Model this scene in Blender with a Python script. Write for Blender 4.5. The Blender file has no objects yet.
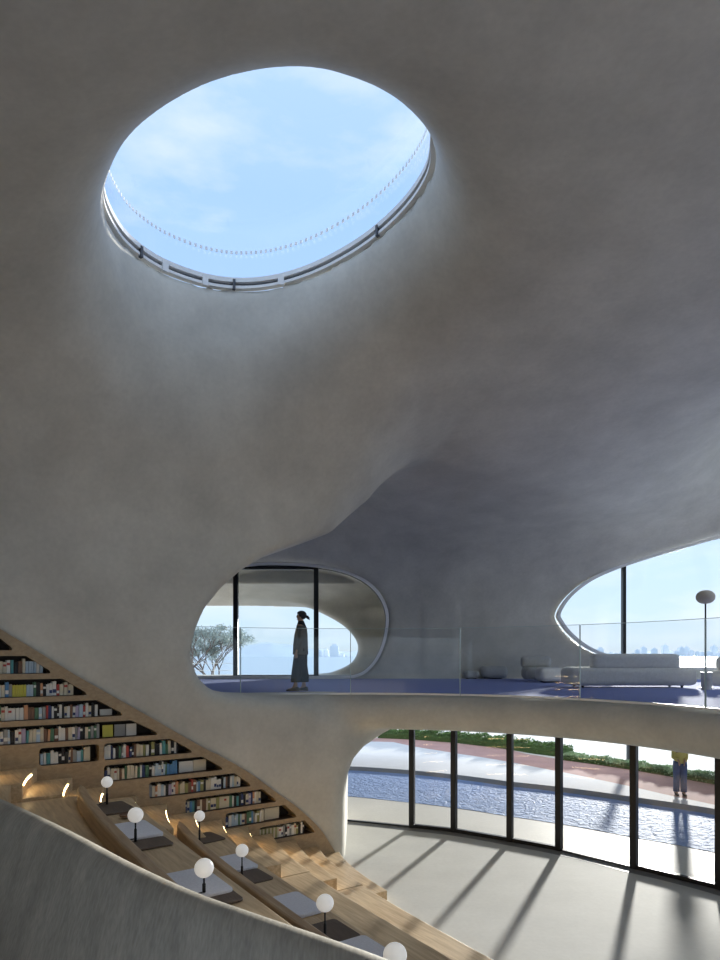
import bpy, bmesh, math, random
import numpy as np
from mathutils import Vector, Matrix
random.seed(7)
rng = np.random.default_rng(5)
PI = math.pi
CAMZ = 4.1; F = 640.0; HV = 655.0
FLOOR2 = 3.30
scene = bpy.context.scene
COL = scene.collection

def at(u, v, Y): return Vector(((u-360)/F*Y, Y, CAMZ+(HV-v)/F*Y))
def ground(u, v, z=0.0):
    Y = (CAMZ-z)*F/(v-HV); return at(u, v, Y)
B0 = Vector((-.6, 12.6, 0)); S = Vector((.8266, .5628, 0)); T = Vector((.5628, -.8266, 0))
ANG = math.atan2(S.y, S.x)
def st(s, t, z=0.0): return B0+S*s+T*t+Vector((0, 0, z))
def su(u):
    k = (u-360)/640; return (k*(13.0085/(1-.6808*k))+.6)/.8266
def yu(u):
    k = (u-360)/640; return 13.0085/(1-.6808*k)
def sz(u, v): return (su(u), CAMZ+(HV-v)/F*yu(u))
def cc(t): return -.6*(1-math.exp(-max(t, 0)/1.4))

# ------------------------------------------------------------------ materials
def newmat(name):
    m = bpy.data.materials.new(name); m.use_nodes = True
    nt = m.node_tree; b = nt.nodes['Principled BSDF']; return m, nt, b
def mat(name, col, rough=.6, metal=0.0, noise=0.0, nscale=8, bump=0.0, bscale=30, spec=.4, stretch=None, sheen=0):
    m, nt, b = newmat(name); N = nt.nodes; L = nt.links
    b.inputs['Base Color'].default_value = (*col, 1); b.inputs['Roughness'].default_value = rough
    b.inputs['Metallic'].default_value = metal; b.inputs['Specular IOR Level'].default_value = spec
    if noise or bump:
        tc = N.new('ShaderNodeTexCoord'); mp = N.new('ShaderNodeMapping')
        L.new(tc.outputs['Object'], mp.inputs['Vector'])
        if stretch: mp.inputs['Scale'].default_value = stretch
    if noise:
        n = N.new('ShaderNodeTexNoise'); n.inputs['Scale'].default_value = nscale; n.inputs['Detail'].default_value = 6
        L.new(mp.outputs['Vector'], n.inputs['Vector'])
        r = N.new('ShaderNodeValToRGB'); r.color_ramp.elements[0].position = .3; r.color_ramp.elements[1].position = .7
        r.color_ramp.elements[0].color = (*[c*(1-noise) for c in col], 1)
        r.color_ramp.elements[1].color = (*[min(1, c*(1+noise)) for c in col], 1)
        L.new(n.outputs['Fac'], r.inputs['Fac']); L.new(r.outputs['Color'], b.inputs['Base Color'])
    if bump:
        n2 = N.new('ShaderNodeTexNoise'); n2.inputs['Scale'].default_value = bscale; n2.inputs['Detail'].default_value = 4
        L.new(mp.outputs['Vector'], n2.inputs['Vector'])
        bp = N.new('ShaderNodeBump'); bp.inputs['Strength'].default_value = bump; bp.inputs['Distance'].default_value = .02
        L.new(n2.outputs['Fac'], bp.inputs['Height']); L.new(bp.outputs['Normal'], b.inputs['Normal'])
    return m
def concrete(name, col, amp=.10, streak=(1, 1, 1), rough=.55, fine=.04, bump=.25, spec=.35):
    m, nt, b = newmat(name); N = nt.nodes; L = nt.links
    tc = N.new('ShaderNodeTexCoord'); mp = N.new('ShaderNodeMapping'); mp.inputs['Scale'].default_value = streak
    L.new(tc.outputs['Object'], mp.inputs['Vector'])
    n1 = N.new('ShaderNodeTexNoise'); n1.inputs['Scale'].default_value = .9; n1.inputs['Detail'].default_value = 9; n1.inputs['Roughness'].default_value = .62
    n2 = N.new('ShaderNodeTexNoise'); n2.inputs['Scale'].default_value = 14; n2.inputs['Detail'].default_value = 5
    L.new(mp.outputs['Vector'], n1.inputs['Vector']); L.new(mp.outputs['Vector'], n2.inputs['Vector'])
    r1 = N.new('ShaderNodeMapRange'); r1.inputs['From Min'].default_value = .3; r1.inputs['From Max'].default_value = .7
    r1.inputs['To Min'].default_value = 1-amp; r1.inputs['To Max'].default_value = 1+amp
    r2 = N.new('ShaderNodeMapRange'); r2.inputs['From Min'].default_value = .3; r2.inputs['From Max'].default_value = .7
    r2.inputs['To Min'].default_value = 1-fine; r2.inputs['To Max'].default_value = 1+fine
    L.new(n1.outputs['Fac'], r1.inputs['Value']); L.new(n2.outputs['Fac'], r2.inputs['Value'])
    mu = N.new('ShaderNodeMath'); mu.operation = 'MULTIPLY'
    L.new(r1.outputs['Result'], mu.inputs[0]); L.new(r2.outputs['Result'], mu.inputs[1])
    vm = N.new('ShaderNodeVectorMath'); vm.operation = 'SCALE'; vm.inputs[0].default_value = col
    L.new(mu.outputs[0], vm.inputs['Scale']); L.new(vm.outputs['Vector'], b.inputs['Base Color'])
    b.inputs['Roughness'].default_value = rough; b.inputs['Specular IOR Level'].default_value = spec
    bp = N.new('ShaderNodeBump'); bp.inputs['Strength'].default_value = bump; bp.inputs['Distance'].default_value = .02
    L.new(n1.outputs['Fac'], bp.inputs['Height']); L.new(bp.outputs['Normal'], b.inputs['Normal'])
    return m
def wood(name, c1, c2, rot=ANG, along='s', rough=.45, sc=1.0):
    m, nt, b = newmat(name); N = nt.nodes; L = nt.links
    tc = N.new('ShaderNodeTexCoord'); mp = N.new('ShaderNodeMapping')
    mp.vector_type = 'TEXTURE'
    mp.inputs['Rotation'].default_value = (0, 0, rot)
    L.new(tc.outputs['Object'], mp.inputs['Vector'])
    mp2 = N.new('ShaderNodeMapping')
    mp2.inputs['Scale'].default_value = (1.2, 14, 14) if along == 's' else (14, 1.2, 14)
    L.new(mp.outputs['Vector'], mp2.inputs['Vector'])
    n = N.new('ShaderNodeTexNoise'); n.inputs['Scale'].default_value = 1.6*sc; n.inputs['Detail'].default_value = 7; n.inputs['Distortion'].default_value = .6
    L.new(mp2.outputs['Vector'], n.inputs['Vector'])
    n3 = N.new('ShaderNodeTexNoise'); n3.inputs['Scale'].default_value = 1.1; L.new(mp.outputs['Vector'], n3.inputs['Vector'])
    ad = N.new('ShaderNodeMath'); ad.operation = 'ADD'; L.new(n.outputs['Fac'], ad.inputs[0])
    m3 = N.new('ShaderNodeMath'); m3.operation = 'MULTIPLY'; m3.inputs[1].default_value = .5; L.new(n3.outputs['Fac'], m3.inputs[0]); L.new(m3.outputs[0], ad.inputs[1])
    r = N.new('ShaderNodeValToRGB'); r.color_ramp.elements[0].position = .5; r.color_ramp.elements[1].position = 1.0
    r.color_ramp.elements[0].color = (*c1, 1); r.color_ramp.elements[1].color = (*c2, 1)
    L.new(ad.outputs[0], r.inputs['Fac']); L.new(r.outputs['Color'], b.inputs['Base Color'])
    b.inputs['Roughness'].default_value = rough; b.inputs['Specular IOR Level'].default_value = .35
    return m
def glassmat(name, tint=(1, 1, 1), refl=1.0, rough=0.0, f0=.04):
    m = bpy.data.materials.new(name); m.use_nodes = True; nt = m.node_tree; N = nt.nodes; L = nt.links
    N.clear(); o = N.new('ShaderNodeOutputMaterial'); mx = N.new('ShaderNodeMixShader')
    tr = N.new('ShaderNodeBsdfTransparent'); tr.inputs['Color'].default_value = (*tint, 1)
    gl = N.new('ShaderNodeBsdfGlossy'); gl.inputs['Roughness'].default_value = rough
    lw = N.new('ShaderNodeLayerWeight'); lw.inputs['Blend'].default_value = .5
    p = N.new('ShaderNodeMath'); p.operation = 'POWER'; p.inputs[1].default_value = 5
    L.new(lw.outputs['Facing'], p.inputs[0])
    ma = N.new('ShaderNodeMath'); ma.operation = 'MULTIPLY_ADD'; ma.inputs[1].default_value = (1-f0)*refl; ma.inputs[2].default_value = f0*refl
    L.new(p.outputs[0], ma.inputs[0]); L.new(ma.outputs[0], mx.inputs['Fac'])
    L.new(tr.outputs[0], mx.inputs[1]); L.new(gl.outputs[0], mx.inputs[2]); L.new(mx.outputs[0], o.inputs['Surface'])
    return m
def emis(name, col, st_, base=(.8, .8, .8)):
    m, nt, b = newmat(name); b.inputs['Base Color'].default_value = (*base, 1)
    b.inputs['Emission Color'].default_value = (*col, 1); b.inputs['Emission Strength'].default_value = st_; b.inputs['Roughness'].default_value = .35
    return m

M = dict(
 shell=concrete('shell_concrete', (.515, .495, .44), amp=.15),
 parapet=concrete('parapet_concrete', (.40, .36, .30), amp=.22, streak=(8, 1.0, 2), fine=.14, rough=.6),
 floor=concrete('floor_concrete', (.58, .58, .555), amp=.07, rough=.75, fine=.03, bump=.05, spec=.12),
 terrace=concrete('terrace_stone', (.70, .68, .63), amp=.06, rough=.6, bump=.05, spec=.16),
 paving=concrete('paving', (.62, .63, .66), amp=.05, rough=.85, bump=.05, spec=.06),
 pinkpath=concrete('pink_path', (.46, .29, .27), amp=.12, rough=.9, spec=.06),
 kerb=concrete('kerb', (.20, .22, .26), amp=.08, rough=.6),
 road=concrete('pale_road', (.64, .63, .60), amp=.06, rough=.9, spec=.06),
 woodstep=wood('step_wood', (.45, .31, .175), (.74, .57, .36), along='t'),
 woodrail=wood('rail_wood', (.32, .21, .125), (.53, .38, .235), along='t'),
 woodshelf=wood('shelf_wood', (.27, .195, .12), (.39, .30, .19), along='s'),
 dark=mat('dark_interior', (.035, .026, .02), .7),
 black=mat('black_metal', (.012, .012, .014), .4, metal=.3),
 white=mat('white_metal', (.75, .75, .74), .4, noise=.03, nscale=5),
 carpet=mat('blue_carpet', (.23, .27, .52), .95, noise=.12, nscale=40, bump=.1, bscale=200, spec=.1),
 sofa=mat('boucle', (.72, .72, .69), .95, noise=.08, nscale=25, bump=.5, bscale=120, spec=.1),
 sofagrey=mat('boucle_grey', (.45, .45, .43), .95, noise=.1, nscale=25, bump=.5, bscale=120, spec=.1),
 marble=mat('marble', (.62, .61, .58), .35, noise=.25, nscale=6),
 cushion=mat('cushion_fabric', (.78, .78, .84), .9, noise=.06, nscale=60, bump=.3, bscale=200, spec=.1),
 tray=mat('dark_panel', (.12, .085, .062), .55, noise=.2, nscale=9, stretch=(8, 1, 1)),
 globe=emis('globe_glass', (1, .96, .9), .22, (.85, .85, .84)),
 shade=mat('shade_fabric', (.50, .45, .37), .8, noise=.08, nscale=3),
 led=emis('led_strip', (1, .72, .35), 9.0),
 glass=glassmat('clear_glass', (.97, .985, .99), .4),
 railglass=glassmat('railing_glass', (.965, .975, .98), 1.0, f0=.022),
 skyglass=glassmat('skylight_glass', (.93, .95, .98), .7),
 edge=mat('glass_edge', (.45, .55, .55), .25),
 frit=mat('white_frit', (.85, .87, .9), .5),
 skin=mat('skin', (.42, .27, .2), .6), hair=mat('hair', (.015, .012, .012), .5),
 jacket=mat('jacket_cloth', (.10, .105, .10), .9, noise=.15, nscale=14), jacketdark=mat('collar_cloth', (.02, .02, .022), .9),
 trousers=mat('trouser_cloth', (.015, .015, .016), .9, noise=.1), shoe=mat('shoe_leather', (.07, .065, .06), .6),
 yellow=mat('yellow_cloth', (.62, .52, .16), .9), jeans=mat('denim', (.07, .11, .22), .9, noise=.15),
 leaf=mat('leaf', (.10, .19, .055), .7, noise=.45, nscale=3), leaf2=mat('leaf_pale', (.34, .46, .28), .7, noise=.4, nscale=3),
 leaf3=mat('leaf_tree', (.34, .40, .38), .7, noise=.4, nscale=2),  # leaf colour paled to stand for backlit haze over the trees
 bark=mat('bark', (.16, .13, .11), .9, noise=.2),
 haze=mat('far_tower', (.84, .87, .90), 1, spec=0), haze2=mat('far_hill', (.84, .88, .90), 1, noise=.08, nscale=.01, spec=0),  # air haze over the far shore is put into these pale colours
 post=mat('grey_post', (.07, .075, .09), .6),
)
def watermat(name, col, scale, bump, rough, dist=.05, spec=.5):
    m, nt, b = newmat(name); N = nt.nodes; L = nt.links
    b.inputs['Base Color'].default_value = (*col, 1); b.inputs['Roughness'].default_value = rough; b.inputs['Specular IOR Level'].default_value = spec
    tc = N.new('ShaderNodeTexCoord'); n = N.new('ShaderNodeTexNoise'); n.inputs['Scale'].default_value = scale; n.inputs['Detail'].default_value = 4; n.inputs['Distortion'].default_value = 1.0
    L.new(tc.outputs['Object'], n.inputs['Vector'])
    bp = N.new('ShaderNodeBump'); bp.inputs['Strength'].default_value = bump; bp.inputs['Distance'].default_value = dist
    L.new(n.outputs['Fac'], bp.inputs['Height']); L.new(bp.outputs['Normal'], b.inputs['Normal'])
    return m
M['pool'] = watermat('pool_water', (.23, .34, .60), 5.5, .8, .7, .10, .05)
M['sea'] = watermat('sea_water', (.42, .50, .55), .25, .6, .3, .3)

# ------------------------------------------------------------------ helpers
def link(name, me, m=None, parent=None, smooth=False):
    if m is not None: me.materials.append(m)
    if smooth: me.polygons.foreach_set('use_smooth', [True]*len(me.polygons))
    o = bpy.data.objects.new(name, me); COL.objects.link(o)
    if parent is not None: o.parent = parent
    return o
def obj(name, bm, m, parent=None, smooth=False, bevel=0.0):
    bmesh.ops.recalc_face_normals(bm, faces=bm.faces[:])
    me = bpy.data.meshes.new(name); bm.to_mesh(me); bm.free()
    o = link(name, me, m, parent, smooth)
    if bevel:
        md = o.modifiers.new('bevel', 'BEVEL'); md.width = bevel; md.segments = 2; md.limit_method = 'ANGLE'; md.angle_limit = .6
    return o
def tag(o, label=None, cat=None, group=None, kind=None):
    if label: o['label'] = label
    if cat: o['category'] = cat
    if group: o['group'] = group
    if kind: o['kind'] = kind
    return o
def empty(name, loc=(0, 0, 0), rz=0):
    o = bpy.data.objects.new(name, None); o.location = loc; o.rotation_euler = (0, 0, rz); o.empty_display_size = .1
    COL.objects.link(o); return o
def box(bm, x0, x1, y0, y1, z0, z1):
    v = [bm.verts.new(p) for p in ((x0, y0, z0), (x1, y0, z0), (x1, y1, z0), (x0, y1, z0), (x0, y0, z1), (x1, y0, z1), (x1, y1, z1), (x0, y1, z1))]
    for f in ((3, 2, 1, 0), (4, 5, 6, 7), (0, 1, 5, 4), (1, 2, 6, 5), (2, 3, 7, 6), (3, 0, 4, 7)): bm.faces.new([v[i] for i in f])
def prism(bm, pts, z0, z1):
    a = [bm.verts.new((p[0], p[1], z0)) for p in pts]; b = [bm.verts.new((p[0], p[1], z1)) for p in pts]; n = len(pts)
    bm.faces.new(a[::-1]); bm.faces.new(b)
    for i in range(n): bm.faces.new((a[i], a[(i+1) % n], b[(i+1) % n], b[i]))
def frame(d):
    d = d.normalized(); up = Vector((0, 0, 1)) if abs(d.z) < .95 else Vector((1, 0, 0))
    a = d.cross(up).normalized(); return a, a.cross(d).normalized()
def tube(bm, pts, r, seg=10, cap=True, ell=None):
    pts = [Vector(p) for p in pts]; rs = r if isinstance(r, (list, tuple)) else [r]*len(pts); rings = []; pa = None
    for i, p in enumerate(pts):
        d = (pts[min(i+1, len(pts)-1)]-pts[max(i-1, 0)])
        a, b = frame(d)
        if pa is not None:
            dn = d.normalized(); a = (pa-dn*pa.dot(dn)).normalized(); b = a.cross(dn).normalized()
        pa = a
        e = 1 if ell is None else ell
        rings.append([bm.verts.new(p+(a*math.cos(2*PI*k/seg)+b*e*math.sin(2*PI*k/seg))*rs[i]) for k in range(seg)])
    for i in range(len(rings)-1):
        for k in range(seg): bm.faces.new((rings[i][k], rings[i][(k+1) % seg], rings[i+1][(k+1) % seg], rings[i+1][k]))
    if cap: bm.faces.new(rings[0][::-1]); bm.faces.new(rings[-1])
def lathe(bm, prof, seg=24, c=(0, 0, 0)):
    rings = []
    for r, z in prof:
        if r < 1e-5: rings.append([bm.verts.new((c[0], c[1], c[2]+z))])
        else: rings.append([bm.verts.new((c[0]+r*math.cos(2*PI*k/seg), c[1]+r*math.sin(2*PI*k/seg), c[2]+z)) for k in range(seg)])
    for A, Bq in zip(rings, rings[1:]):
        for k in range(seg):
            k2 = (k+1) % seg
            if len(A) == 1 and len(Bq) == 1: continue
            if len(A) == 1: bm.faces.new((A[0], Bq[k], Bq[k2]))
            elif len(Bq) == 1: bm.faces.new((A[k], A[k2], Bq[0]))
            else: bm.faces.new((A[k], A[k2], Bq[k2], Bq[k]))
def ringloft(bm, rings, cap=True):
    R = [[bm.verts.new(p) for p in r] for r in rings]; n = len(R[0])
    for a, b in zip(R, R[1:]):
        for k in range(n): bm.faces.new((a[k], a[(k+1) % n], b[(k+1) % n], b[k]))
    if cap: bm.faces.new(R[0][::-1]); bm.faces.new(R[-1])
def npmesh(name, V, Q):
    me = bpy.data.meshes.new(name); me.vertices.add(len(V)); me.vertices.foreach_set('co', np.asarray(V, np.float32).ravel())
    k = Q.shape[1]; me.loops.add(Q.size); me.loops.foreach_set('vertex_index', Q.astype(np.int32).ravel())
    me.polygons.add(len(Q)); me.polygons.foreach_set('loop_start', np.arange(0, Q.size, k, dtype=np.int32))
    me.update(calc_edges=True); return me

# ------------------------------------------------------------------ concrete shell as an implicit solid
def smin(a, b, k):
    h = np.clip(.5+.5*(b-a)/k, 0, 1); return b*(1-h)+a*h-k*h*(1-h)
def smax(a, b, k): return -smin(-a, -b, k)
def sdpoly(px, py, vs):
    d = np.full(px.shape, 1e9, np.float32); sgn = np.ones(px.shape, np.float32); n = len(vs)
    for i in range(n):
        ax, ay = vs[i]; bx, by = vs[i-1]
        ex, ey = bx-ax, by-ay; wx, wy = px-ax, py-ay
        t = np.clip((wx*ex+wy*ey)/(ex*ex+ey*ey+1e-12), 0, 1)
        d = np.minimum(d, (wx-ex*t)**2+(wy-ey*t)**2)
        c1 = py >= ay; c2 = py < by; c3 = ex*wy > ey*wx
        flip = (c1 & c2 & c3) | (~c1 & ~c2 & ~c3)
        sgn = np.where(flip, -sgn, sgn)
    return sgn*np.sqrt(d)
def catmull(pts, n=6, closed=True):
    out = []; m = len(pts)
    for i in range(m if closed else m-1):
        p = [pts[(i+j-1) % m] if closed else pts[min(max(i+j-1, 0), m-1)] for j in range(4)]
        for k in range(n):
            t = k/n
            out.append(tuple(.5*(2*p[1][c]+(p[2][c]-p[0][c])*t+(2*p[0][c]-5*p[1][c]+4*p[2][c]-p[3][c])*t*t+(3*p[1][c]-p[0][c]-3*p[2][c]+p[3][c])*t**3) for c in range(len(pts[0]))))
    if not closed: out.append(tuple(pts[-1]))
    return out
def zceil(X, Y):
    yy = np.maximum(Y-6, 0)
    return 8.9-.0073*yy**2*1.0+.16*np.tanh((X+.7)/3)*3*np.exp(-(np.maximum(Y-6, 0)/7)**2)+.07*np.maximum(X-3, 0)*np.clip((Y-8)/8, 0, 1)
SKY = [(290, 63), (335, 70), (375, 86), (408, 112), (427, 140), (431, 160), (425, 185), (400, 214), (360, 243), (310, 266), (262, 277), (215, 276), (165, 262), (128, 240), (107, 212), (104, 190), (112, 165), (138, 128), (175, 97), (230, 72)]
def hit_ceiling(u, v, dz=0.0):
    lo, hi = 1.0, 20.0
    for _ in range(40):
        m = (lo+hi)/2; p = at(u, v, m)
        if p.z > zceil(p.x, p.y)+dz: hi = m
        else: lo = m
    return at(u, v, lo)
SKYRIM = []
for u, v in SKY:
    f_ = (v-63)/215; p = hit_ceiling(u, v, .95+.57*f_); p.z = zceil(p.x, p.y)+1.52; SKYRIM.append(p)
skypoly = catmull([(p.x, p.y) for p in SKYRIM], 5)
YF = 21.0
def far(u, v, Y=YF): p = at(u, v, Y); return (p.x, p.z)
EYE = [far(*p) for p in ((556, 613), (566, 597), (584, 582), (606, 571), (640, 559), (680, 547), (720, 536), (760, 529), (820, 527), (900, 540), (940, 575), (950, 620), (920, 655), (860, 672), (800, 675), (720, 670), (660, 668), (620, 661), (590, 651), (570, 637), (558, 622))]
eyepoly = catmull(EYE, 4)
LENS = [far(*p) for p in ((388, 620), (384, 602), (372, 586), (352, 574), (325, 567), (290, 564), (250, 565), (210, 575), (175, 595), (150, 630), (150, 662), (165, 677), (250, 678), (330, 678), (358, 676), (374, 664), (384, 644))]
lenspoly = catmull(LENS, 4)
PORCH = [(u_, v_) for (u_, v_) in [far(p[0], p[1], 25.0) for p in ((60, 600), (120, 588), (180, 585), (222, 591), (262, 596), (300, 604), (335, 620), (352, 634), (358, 648), (352, 662), (335, 671), (315, 676), (200, 690), (60, 690))]]
porchpoly = catmull(PORCH, 4)
def wallhit(u, v):
    Y = yu(u); p = at(u, v, Y); return p.x, p.y, p.z
# shear so that the jamb splays away from the room
SH = .45
def nearpt(u, v):
    x, y, z = wallhit(u, v); return (x+SH*(y-11.5), z)
NEAR = [nearpt(*p) for p in ((192, 655), (196, 632), (206, 608), (222, 588), (243, 569), (268, 554), (296, 543), (335, 527), (366, 495), (384, 445), (390, 390))]
NEAR = NEAR+[(NEAR[-1][0]+1, 9.5), (NEAR[-1][0]+20, 9.5), (NEAR[-1][0]+20, 3.34)]+[nearpt(*p) for p in ((300, 699.5), (260, 698), (232, 695.5), (212, 690), (199, 677))]
LOW = [at(u, v, 12.8) for u, v in ((344.5, 900), (344.5, 840), (345, 800), (347, 778), (353, 762), (364, 751), (382, 743), (410, 737.5), (450, 735), (520, 734))]
LOW = [(p.x, p.z) for p in LOW]+[(16, 2.53), (16, -1.5), (LOW[0].x, -1.5)]

H = .1
X0, Y0, Z0 = -10.4, -5.0, -.35
nx, ny, nz = 246, 316, 119
gx = (X0+H*np.arange(nx)).astype(np.float32)[:, None, None]
gy = (Y0+H*np.arange(ny)).astype(np.float32)[None, :, None]
gz = (Z0+H*np.arange(nz)).astype(np.float32)[None, None, :]
XY = gx+0*gy; YX = gy+0*gx
tt = (gx+.6)*T.x+(gy-12.6)*T.y
zc = zceil(XY, YX).astype(np.float32)
sk2 = sdpoly(XY, YX, skypoly)
sk3 = np.sqrt(((XY-11.4)/1.15)**2+((YX-14.2)/1.9)**2)-2.0  # unseen skylight added to light the gallery and the right-hand ceiling
sk5 = np.sqrt((XY+1.8)**2+((YX-16.8)/1.1)**2)-1.45  # unseen skylight added over the gallery to brighten it
zc = (zc+1.05*np.exp(-np.maximum(sk2, 0)/.60)+1.0*np.exp(-np.maximum(sk3, 0)/1.1)+.6*np.exp(-np.maximum(sk5, 0)/.7)).astype(np.float32)
R = np.maximum(np.abs(gz-(zc+.30))-.30, np.minimum(gy-21.7, 21-gy+0*gx)*0+np.where(gx > 3.2, gy-21.7, gy-25.8))
# left / near wall behind the bookcase, leaning in towards the vault
lean = .055*np.maximum(gz-4.6, 0)**2
W = smax(tt-lean, -(tt-lean)-1.0, .15)
thick = smax(tt, gy-16.3, .2); thick = np.maximum(thick, gz-3.0); thick = np.maximum(thick, gx+.0*gy-.6)
W = np.minimum(W, thick)
W = np.maximum(W, -2.5-gz)
near2 = sdpoly(gx[:, :, :]+SH*(gy-11.5)+0*gz, gz+0*gx+0*gy, NEAR)
kk = (.22+3.0*np.clip((gx+1.3)/2.4, 0, 1)**1.5).astype(np.float32); W = smax(W, -near2, kk); del near2
low2 = sdpoly(gx+0*gz, gz+0*gx, LOW)
W = smax(W, -low2, .28)
SideL = smax(gx+9.3, -2.0-gz+0*gx, .3)+0*gy
W = smin(W, SideL, 2.0)
# balcony slab
rr = np.sqrt(gx**2+(gy-7.6)**2)
ga = 5.22-rr; gb = np.maximum(gz-3.30, (2.57+.40*np.clip((rr-8.4)/4, 0, 1))-gz)
G = smax(ga, gb, .42)
G = np.maximum(G, np.minimum(tt, -1.0-gx)); G = np.maximum(G, 3.0-gy); G = np.maximum(G, np.where(gx > 3.2, gy-21.8, gy-26.0))
# far wall and right wall
bend = 0.0*np.maximum(np.abs(gx-2)-3, 0)**1.5
FW = np.abs(gy+bend-YF-.3)-.3+0*gz
RW = np.abs(gx-13.2)-.4+0*gy+0*gz
RW = smax(RW, -(np.sqrt(np.maximum(np.abs(gy-12.5)-4.0, 0)**2+np.maximum(np.abs(gz-5.3)-.6, 0)**2)-1.3+0*gx), .3)  # unseen opening added in the right wall to bring in light
FW = smin(FW, RW, 2.5)
eye2 = sdpoly(gx+0*gz, gz+0*gx, eyepoly); lens2 = sdpoly(gx+0*gz, gz+0*gx, lenspoly)
eye2 = np.maximum(eye2, np.abs(gy-20.6)-1.9); lens2 = np.maximum(lens2, np.abs(gy-20.6)-1.9)
U = smin(R, W, 2.8); del W
FU = np.maximum(smax(FW, 2.7-gz, .1), gy-21.7)
U = smin(U, FU, 2.4)
U = np.maximum(U, gz-(zc+.62))
# outer porch beyond the left glazing
PW = np.abs(gy-25.3)-.35+0*gx+0*gz
PW = np.maximum(PW, 2.7-gz); PW = np.maximum(PW, gx-3.2)
PW = smin(PW, np.maximum(np.maximum(np.maximum(np.abs(gz-8.0+.05*(gy-22))-.45, 21-gy), gy-25.6), gx-3.2), 1.6)
PW = smin(PW, np.maximum(np.maximum(np.maximum(np.abs(gx-2.6)-.4, 21-gy), gy-25.6), 2.7-gz), 1.6)
porch2 = np.maximum(sdpoly(gx+0*gz, gz+0*gx, porchpoly), 23.6-gy)
PW = smax(PW, -porch2, .3)
U = smin(U, PW, .3); del PW, porch2
U = smin(U, G, .25)
sk2 = np.maximum(sk2, 6.0-gz)
rwo = np.maximum(np.sqrt(np.maximum(np.abs(gy-12.5)-4.0, 0)**2+np.maximum(np.abs(gz-5.3)-.6, 0)**2)-1.3+0*gx, 11.0-gx); U = smax(U, -rwo, .3); del rwo
U = smax(U, -eye2, .18); U = smax(U, -lens2, .18)
U = smax(U, -sk2, .5)
sk3 = np.maximum(sk3, 6.0-gz); U = smax(U, -sk3, .6); sk5 = np.maximum(sk5, 6.0-gz); U = smax(U, -sk5, .5)
pass
# niche for the bookcase
s_g = (gx+.6)*S.x+(gy-12.6)*S.y
TOPC = [(0, 629), (42, 654.5), (83, 679.5), (125, 703), (167, 727), (200, 746), (221, 756.5), (251, 774), (279, 794.5), (296, 806.5), (318, 827), (331, 846), (338, 857)]
TOPS = [sz(*p) for p in TOPC]
TOPS = [(-8.6, TOPS[0][1]+(TOPS[0][1]-TOPS[1][1])/(TOPS[0][0]-TOPS[1][0])*(-8.6-TOPS[0][0])*1.0)]+TOPS
NICHE = [(s-.06, z-.06) for s, z in TOPS]+[(TOPS[-1][0]-.1, -.6), (-8.6, -.6)]
ni = np.maximum(sdpoly(s_g+0*gz, gz+0*s_g, NICHE), np.abs(tt)-.42)
U = np.maximum(U, -ni); del ni
# unseen back wall added to cut light above, left open below for light
BW = np.maximum(np.abs(gy+2.6)-.35+0*gx+0*gz, np.maximum(4.9-gz, gz-zc-.3)); U = smin(U, BW, .8); del BW
U = np.maximum(U, -3.0-gy+0*gx+0*gz)
U = np.maximum(U, gy-26.2); U = np.maximum(U, gx-13.7); U = np.maximum(U, -10.0-gx)
U = np.maximum(U, gz-11.3); U = np.maximum(U, -.2-gz)
U = U.astype(np.float32)

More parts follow.
